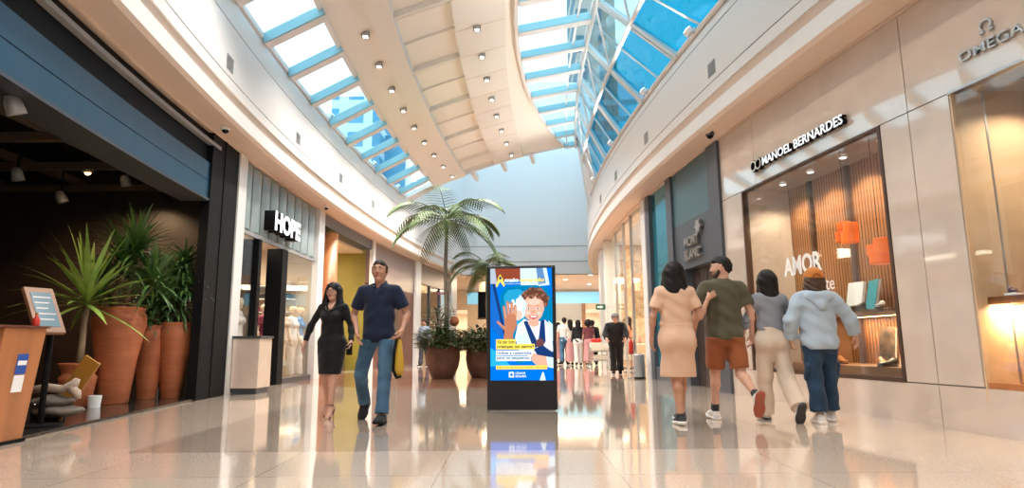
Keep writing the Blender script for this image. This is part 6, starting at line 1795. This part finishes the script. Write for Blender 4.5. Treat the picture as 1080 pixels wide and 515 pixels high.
capm = cloth('orange cap', (.52, .17, .03), .75)
cp_ = f.mesh('cap', HB, capm, t, planes=[(q(0, 0, .030), q(0, 0, 0) - q(0, .02, 1)), ])
b = MB(); b.tube([q(-.045, -.128, .035), q(-.03, -.135, .065), q(0, -.137, .078), q(.03, -.135, .065), q(.045, -.128, .035)], .006, 6); b.build('cap_strap', cloth('cap strap', (.35, .10, .02)), cp_)

# people further down the hall
def far_person(u, vf, H, yaw, fem, top, bottom, hair, label, long_=False, skirt_=0., pose=0, group=None, arms=None, lean=0, h=.014, bulk=1.):
    p = at_z(u, vf)
    t = person_root((p.x, p.y), yaw, label, group)
    P = Person(H, fem, lean, {'R': (8 + pose, 4, 2, .0), 'L': (-6 - pose, 8 + pose, -8 - pose, .0)}, arms, bulk=bulk)
    bodymesh(P, t, SK[hash(label) % 1], h=h, face=False)
    tee(P, t, top, .018, 1.9 if long_ else .7, -.03 if not skirt_ else .1, 'top', h=h)
    if skirt_:
        f = Fld(); k = P.k; f.cone(P.pel + P.sp * .15 * k, P.pel, .125 * k, .155 * k, .05, (1.15, .9)); f.cone(P.pel, P.pel + V3(0, .0, -skirt_ * k), .155 * k, .20 * k, .05, (1.1, .9))
        f.mesh('skirt', h, bottom, t, planes=[(P.pel + P.sp * .17 * k, P.sp), (P.pel + V3(0, 0, -skirt_ * k), V3(0, 0, -1))])
    else: pants(P, t, bottom, .02, 1.95, .035, 0, h=h)
    P.shoes(t, M['black'], M['white_paint'], .012, .008, .02)
    f = Fld(); q = P.H3; f.cone(q(0, -.035, .048), q(0, .015, .052), .094, .084, .02)
    if hair == 'long': f.cone(q(0, -.05, 0), q(0, -.07, -.26), .10, .08, .04, (1.1, .8))
    elif hair == 'curly': f.ball(q(0, -.03, .03), (.15, .14, .15), .02)
    else: f.ball(q(0, -.04, .0), .085, .03)
    f.ball(q(0, .135, -.01), .07, .01, op='s')
    f.mesh('hair', h * .85, HAIRM[0 if hair != 'short' else 1], t, wrinkle=.004, wf=40)
    return P, t, p
wc = cloth('white cotton', (.70, .68, .66)); pk = cloth('dusty pink', (.60, .30, .30)); bkc = cloth('matte black', (.015, .015, .017)); wine = cloth('burgundy', (.18, .05, .06)); crm = cloth('off white linen', (.66, .60, .52)); jn = jeans
orn = cloth('terracotta cotton', (.50, .20, .12))
far_person(589, 385, 1.62, 10, True, orn, pk, 'long', 'woman in terracotta and pink half hidden by the right edge of the totem', skirt_=.7)
far_person(596, 385.5, 1.80, -5, False, wc, jn, 'short', 'man in a white shirt and jeans seen from behind in the far hall', pose=4)
far_person(602, 385.5, 1.70, 8, True, crm, pk, 'long', 'woman in a pale top and long pink skirt beside the man in white', skirt_=.8)
far_person(610.5, 386, 1.66, 0, True, bkc, wc, 'long', 'long-haired woman in a black top and wide white trousers in the far hall', long_=True)
far_person(621.5, 386, 1.64, 5, True, wine, pk, 'curly', 'curly-haired woman in burgundy with a dusty pink skirt in the far hall', skirt_=.75)
P, t, p = far_person(626, 385.5, 1.66, -20, False, bkc, bkc, 'short', 'person in a black top behind the trolley with red bow', long_=True)
P, t, p = far_person(651, 395.5, 1.62, 170, False, bkc, bkc, 'short', 'person in a bulky black coat and grey hat beside the white pilaster', long_=True, lean=22, bulk=1.35, h=.012, arms={'R': ((.10, .15, -.25), (-.05, .2, -.15)), 'L': ((-.10, .15, -.25), (.05, .2, -.15))})
f = Fld(); f.ball(P.H3(0, .02, .06), (.11, .11, .09), .02); f.mesh('wool_hat', .012, cloth('grey knit hat', (.22, .20, .20)), t, planes=[(P.H3(0, 0, .02), (0, 0, -1))])
P, t, p = far_person(447, 387, 1.74, 150, False, cloth('pale blue shirt', (.36, .46, .58)), cloth('dark trousers', (.05, .05, .07)), 'short', 'person in a pale blue shirt beside the last shop on the left', long_=True)
far_person(664, 391, 1.60, 60, True, orn, crm, 'long', 'woman in terracotta inside the bright glass shop doorway', skirt_=.6)
# trolley of parcels with a red bow
p = at_z(632, 389)
t = empty('gift_trolley', (p.x, p.y, 0), 'low trolley of pale parcels topped by a red bow among the far people', 'trolley')
b = MB()
for i in (-1, 1):
    for j_ in (-1, 1): b.tube([(.3 * i, .2 * j_, 0.05), (.3 * i, .2 * j_, .7)], .015, 6); b.ball((.3 * i, .2 * j_, .04), .04, 8, 6)
b.build('frame', M['steel'], t)
MB().box(-.33, .33, -.22, .22, .25, .28).box(-.33, .33, -.22, .22, .55, .58).build('tray', M['steel'], t)
MB().box(-.28, .1, -.18, .18, .58, .85).box(-.05, .28, -.15, .15, .585, .78).box(-.2, .25, -.15, .15, .28, .45).build('parcels', crm, t, bevel=.01)
b = MB()
for s in (-1, 1): b.ball((.09 * s - .08, -.05, .93), (.10, .05, .07), 12, 8)
b.ball((-.08, -.05, .92), .04).tube([(-.08, -.05, .9), (-.16, -.12, .82)], .02).tube([(-.08, -.05, .9), (.02, -.12, .82)], .02)
b.build('bow', M['red'], t, smooth=True)

# mannequins inside the HOPE shop
mq = mat('cream mannequin', (.70, .55, .40), .35)
def mannequin(x, y, yaw, label, top=None, bottom=None, h=.011):
    t = empty('mannequin', (x, y, .02), label, 'mannequin', rz=math.radians(yaw))
    P = Person(1.76, True, 0, {'R': (6, 2, 0, 0), 'L': (-3, 4, 0, .05)}, {'R': ((.07, -.02, -.28), (.0, .1, -.25)), 'L': ((-.12, 0, -.26), (.08, .12, -.2))})
    f = Fld(); P.torso(f); P.head(f)
    for sd in 'RL': P.arm(f, sd); P.leg(f, sd); P.hand(f, sd, 15); P.foot(f, sd)
    f.cone(P.H3(0, .09, .02), P.H3(0, .104, -.012), .008, .011, .008)
    f.mesh('body', h, mq, t)
    if top: tee(P, t, top, .012, .6, -.02 if not bottom else .08, 'top', h=h)
    if bottom: pants(P, t, bottom, .014, 1.9, .02, 0, h=h)
    MB().lathe((0, 0, -.02), [(.2, 0), (.2, .015), (.02, .02)], 24).build('base', M['steel'], t)
mannequin(-5.50, 14.75, -110, 'cream mannequin in a lilac body behind the right HOPE window, nearest the doorway', rackc[2])
mannequin(-5.42, 15.25, -95, 'cream mannequin in white trousers behind the right HOPE window, middle one', rackc[3], crm)
mannequin(-5.40, 15.72, -80, 'mannequin in a pale blue dress behind the right HOPE window, farthest one', rackc[4], rackc[3])
mannequin(-5.75, 14.35, -100, 'mannequin in a dark red slip standing in the HOPE doorway', rackc[5], rackc[5])
mannequin(-5.45, 12.25, -100, 'cream mannequin behind the narrow left HOPE window', rackc[3])
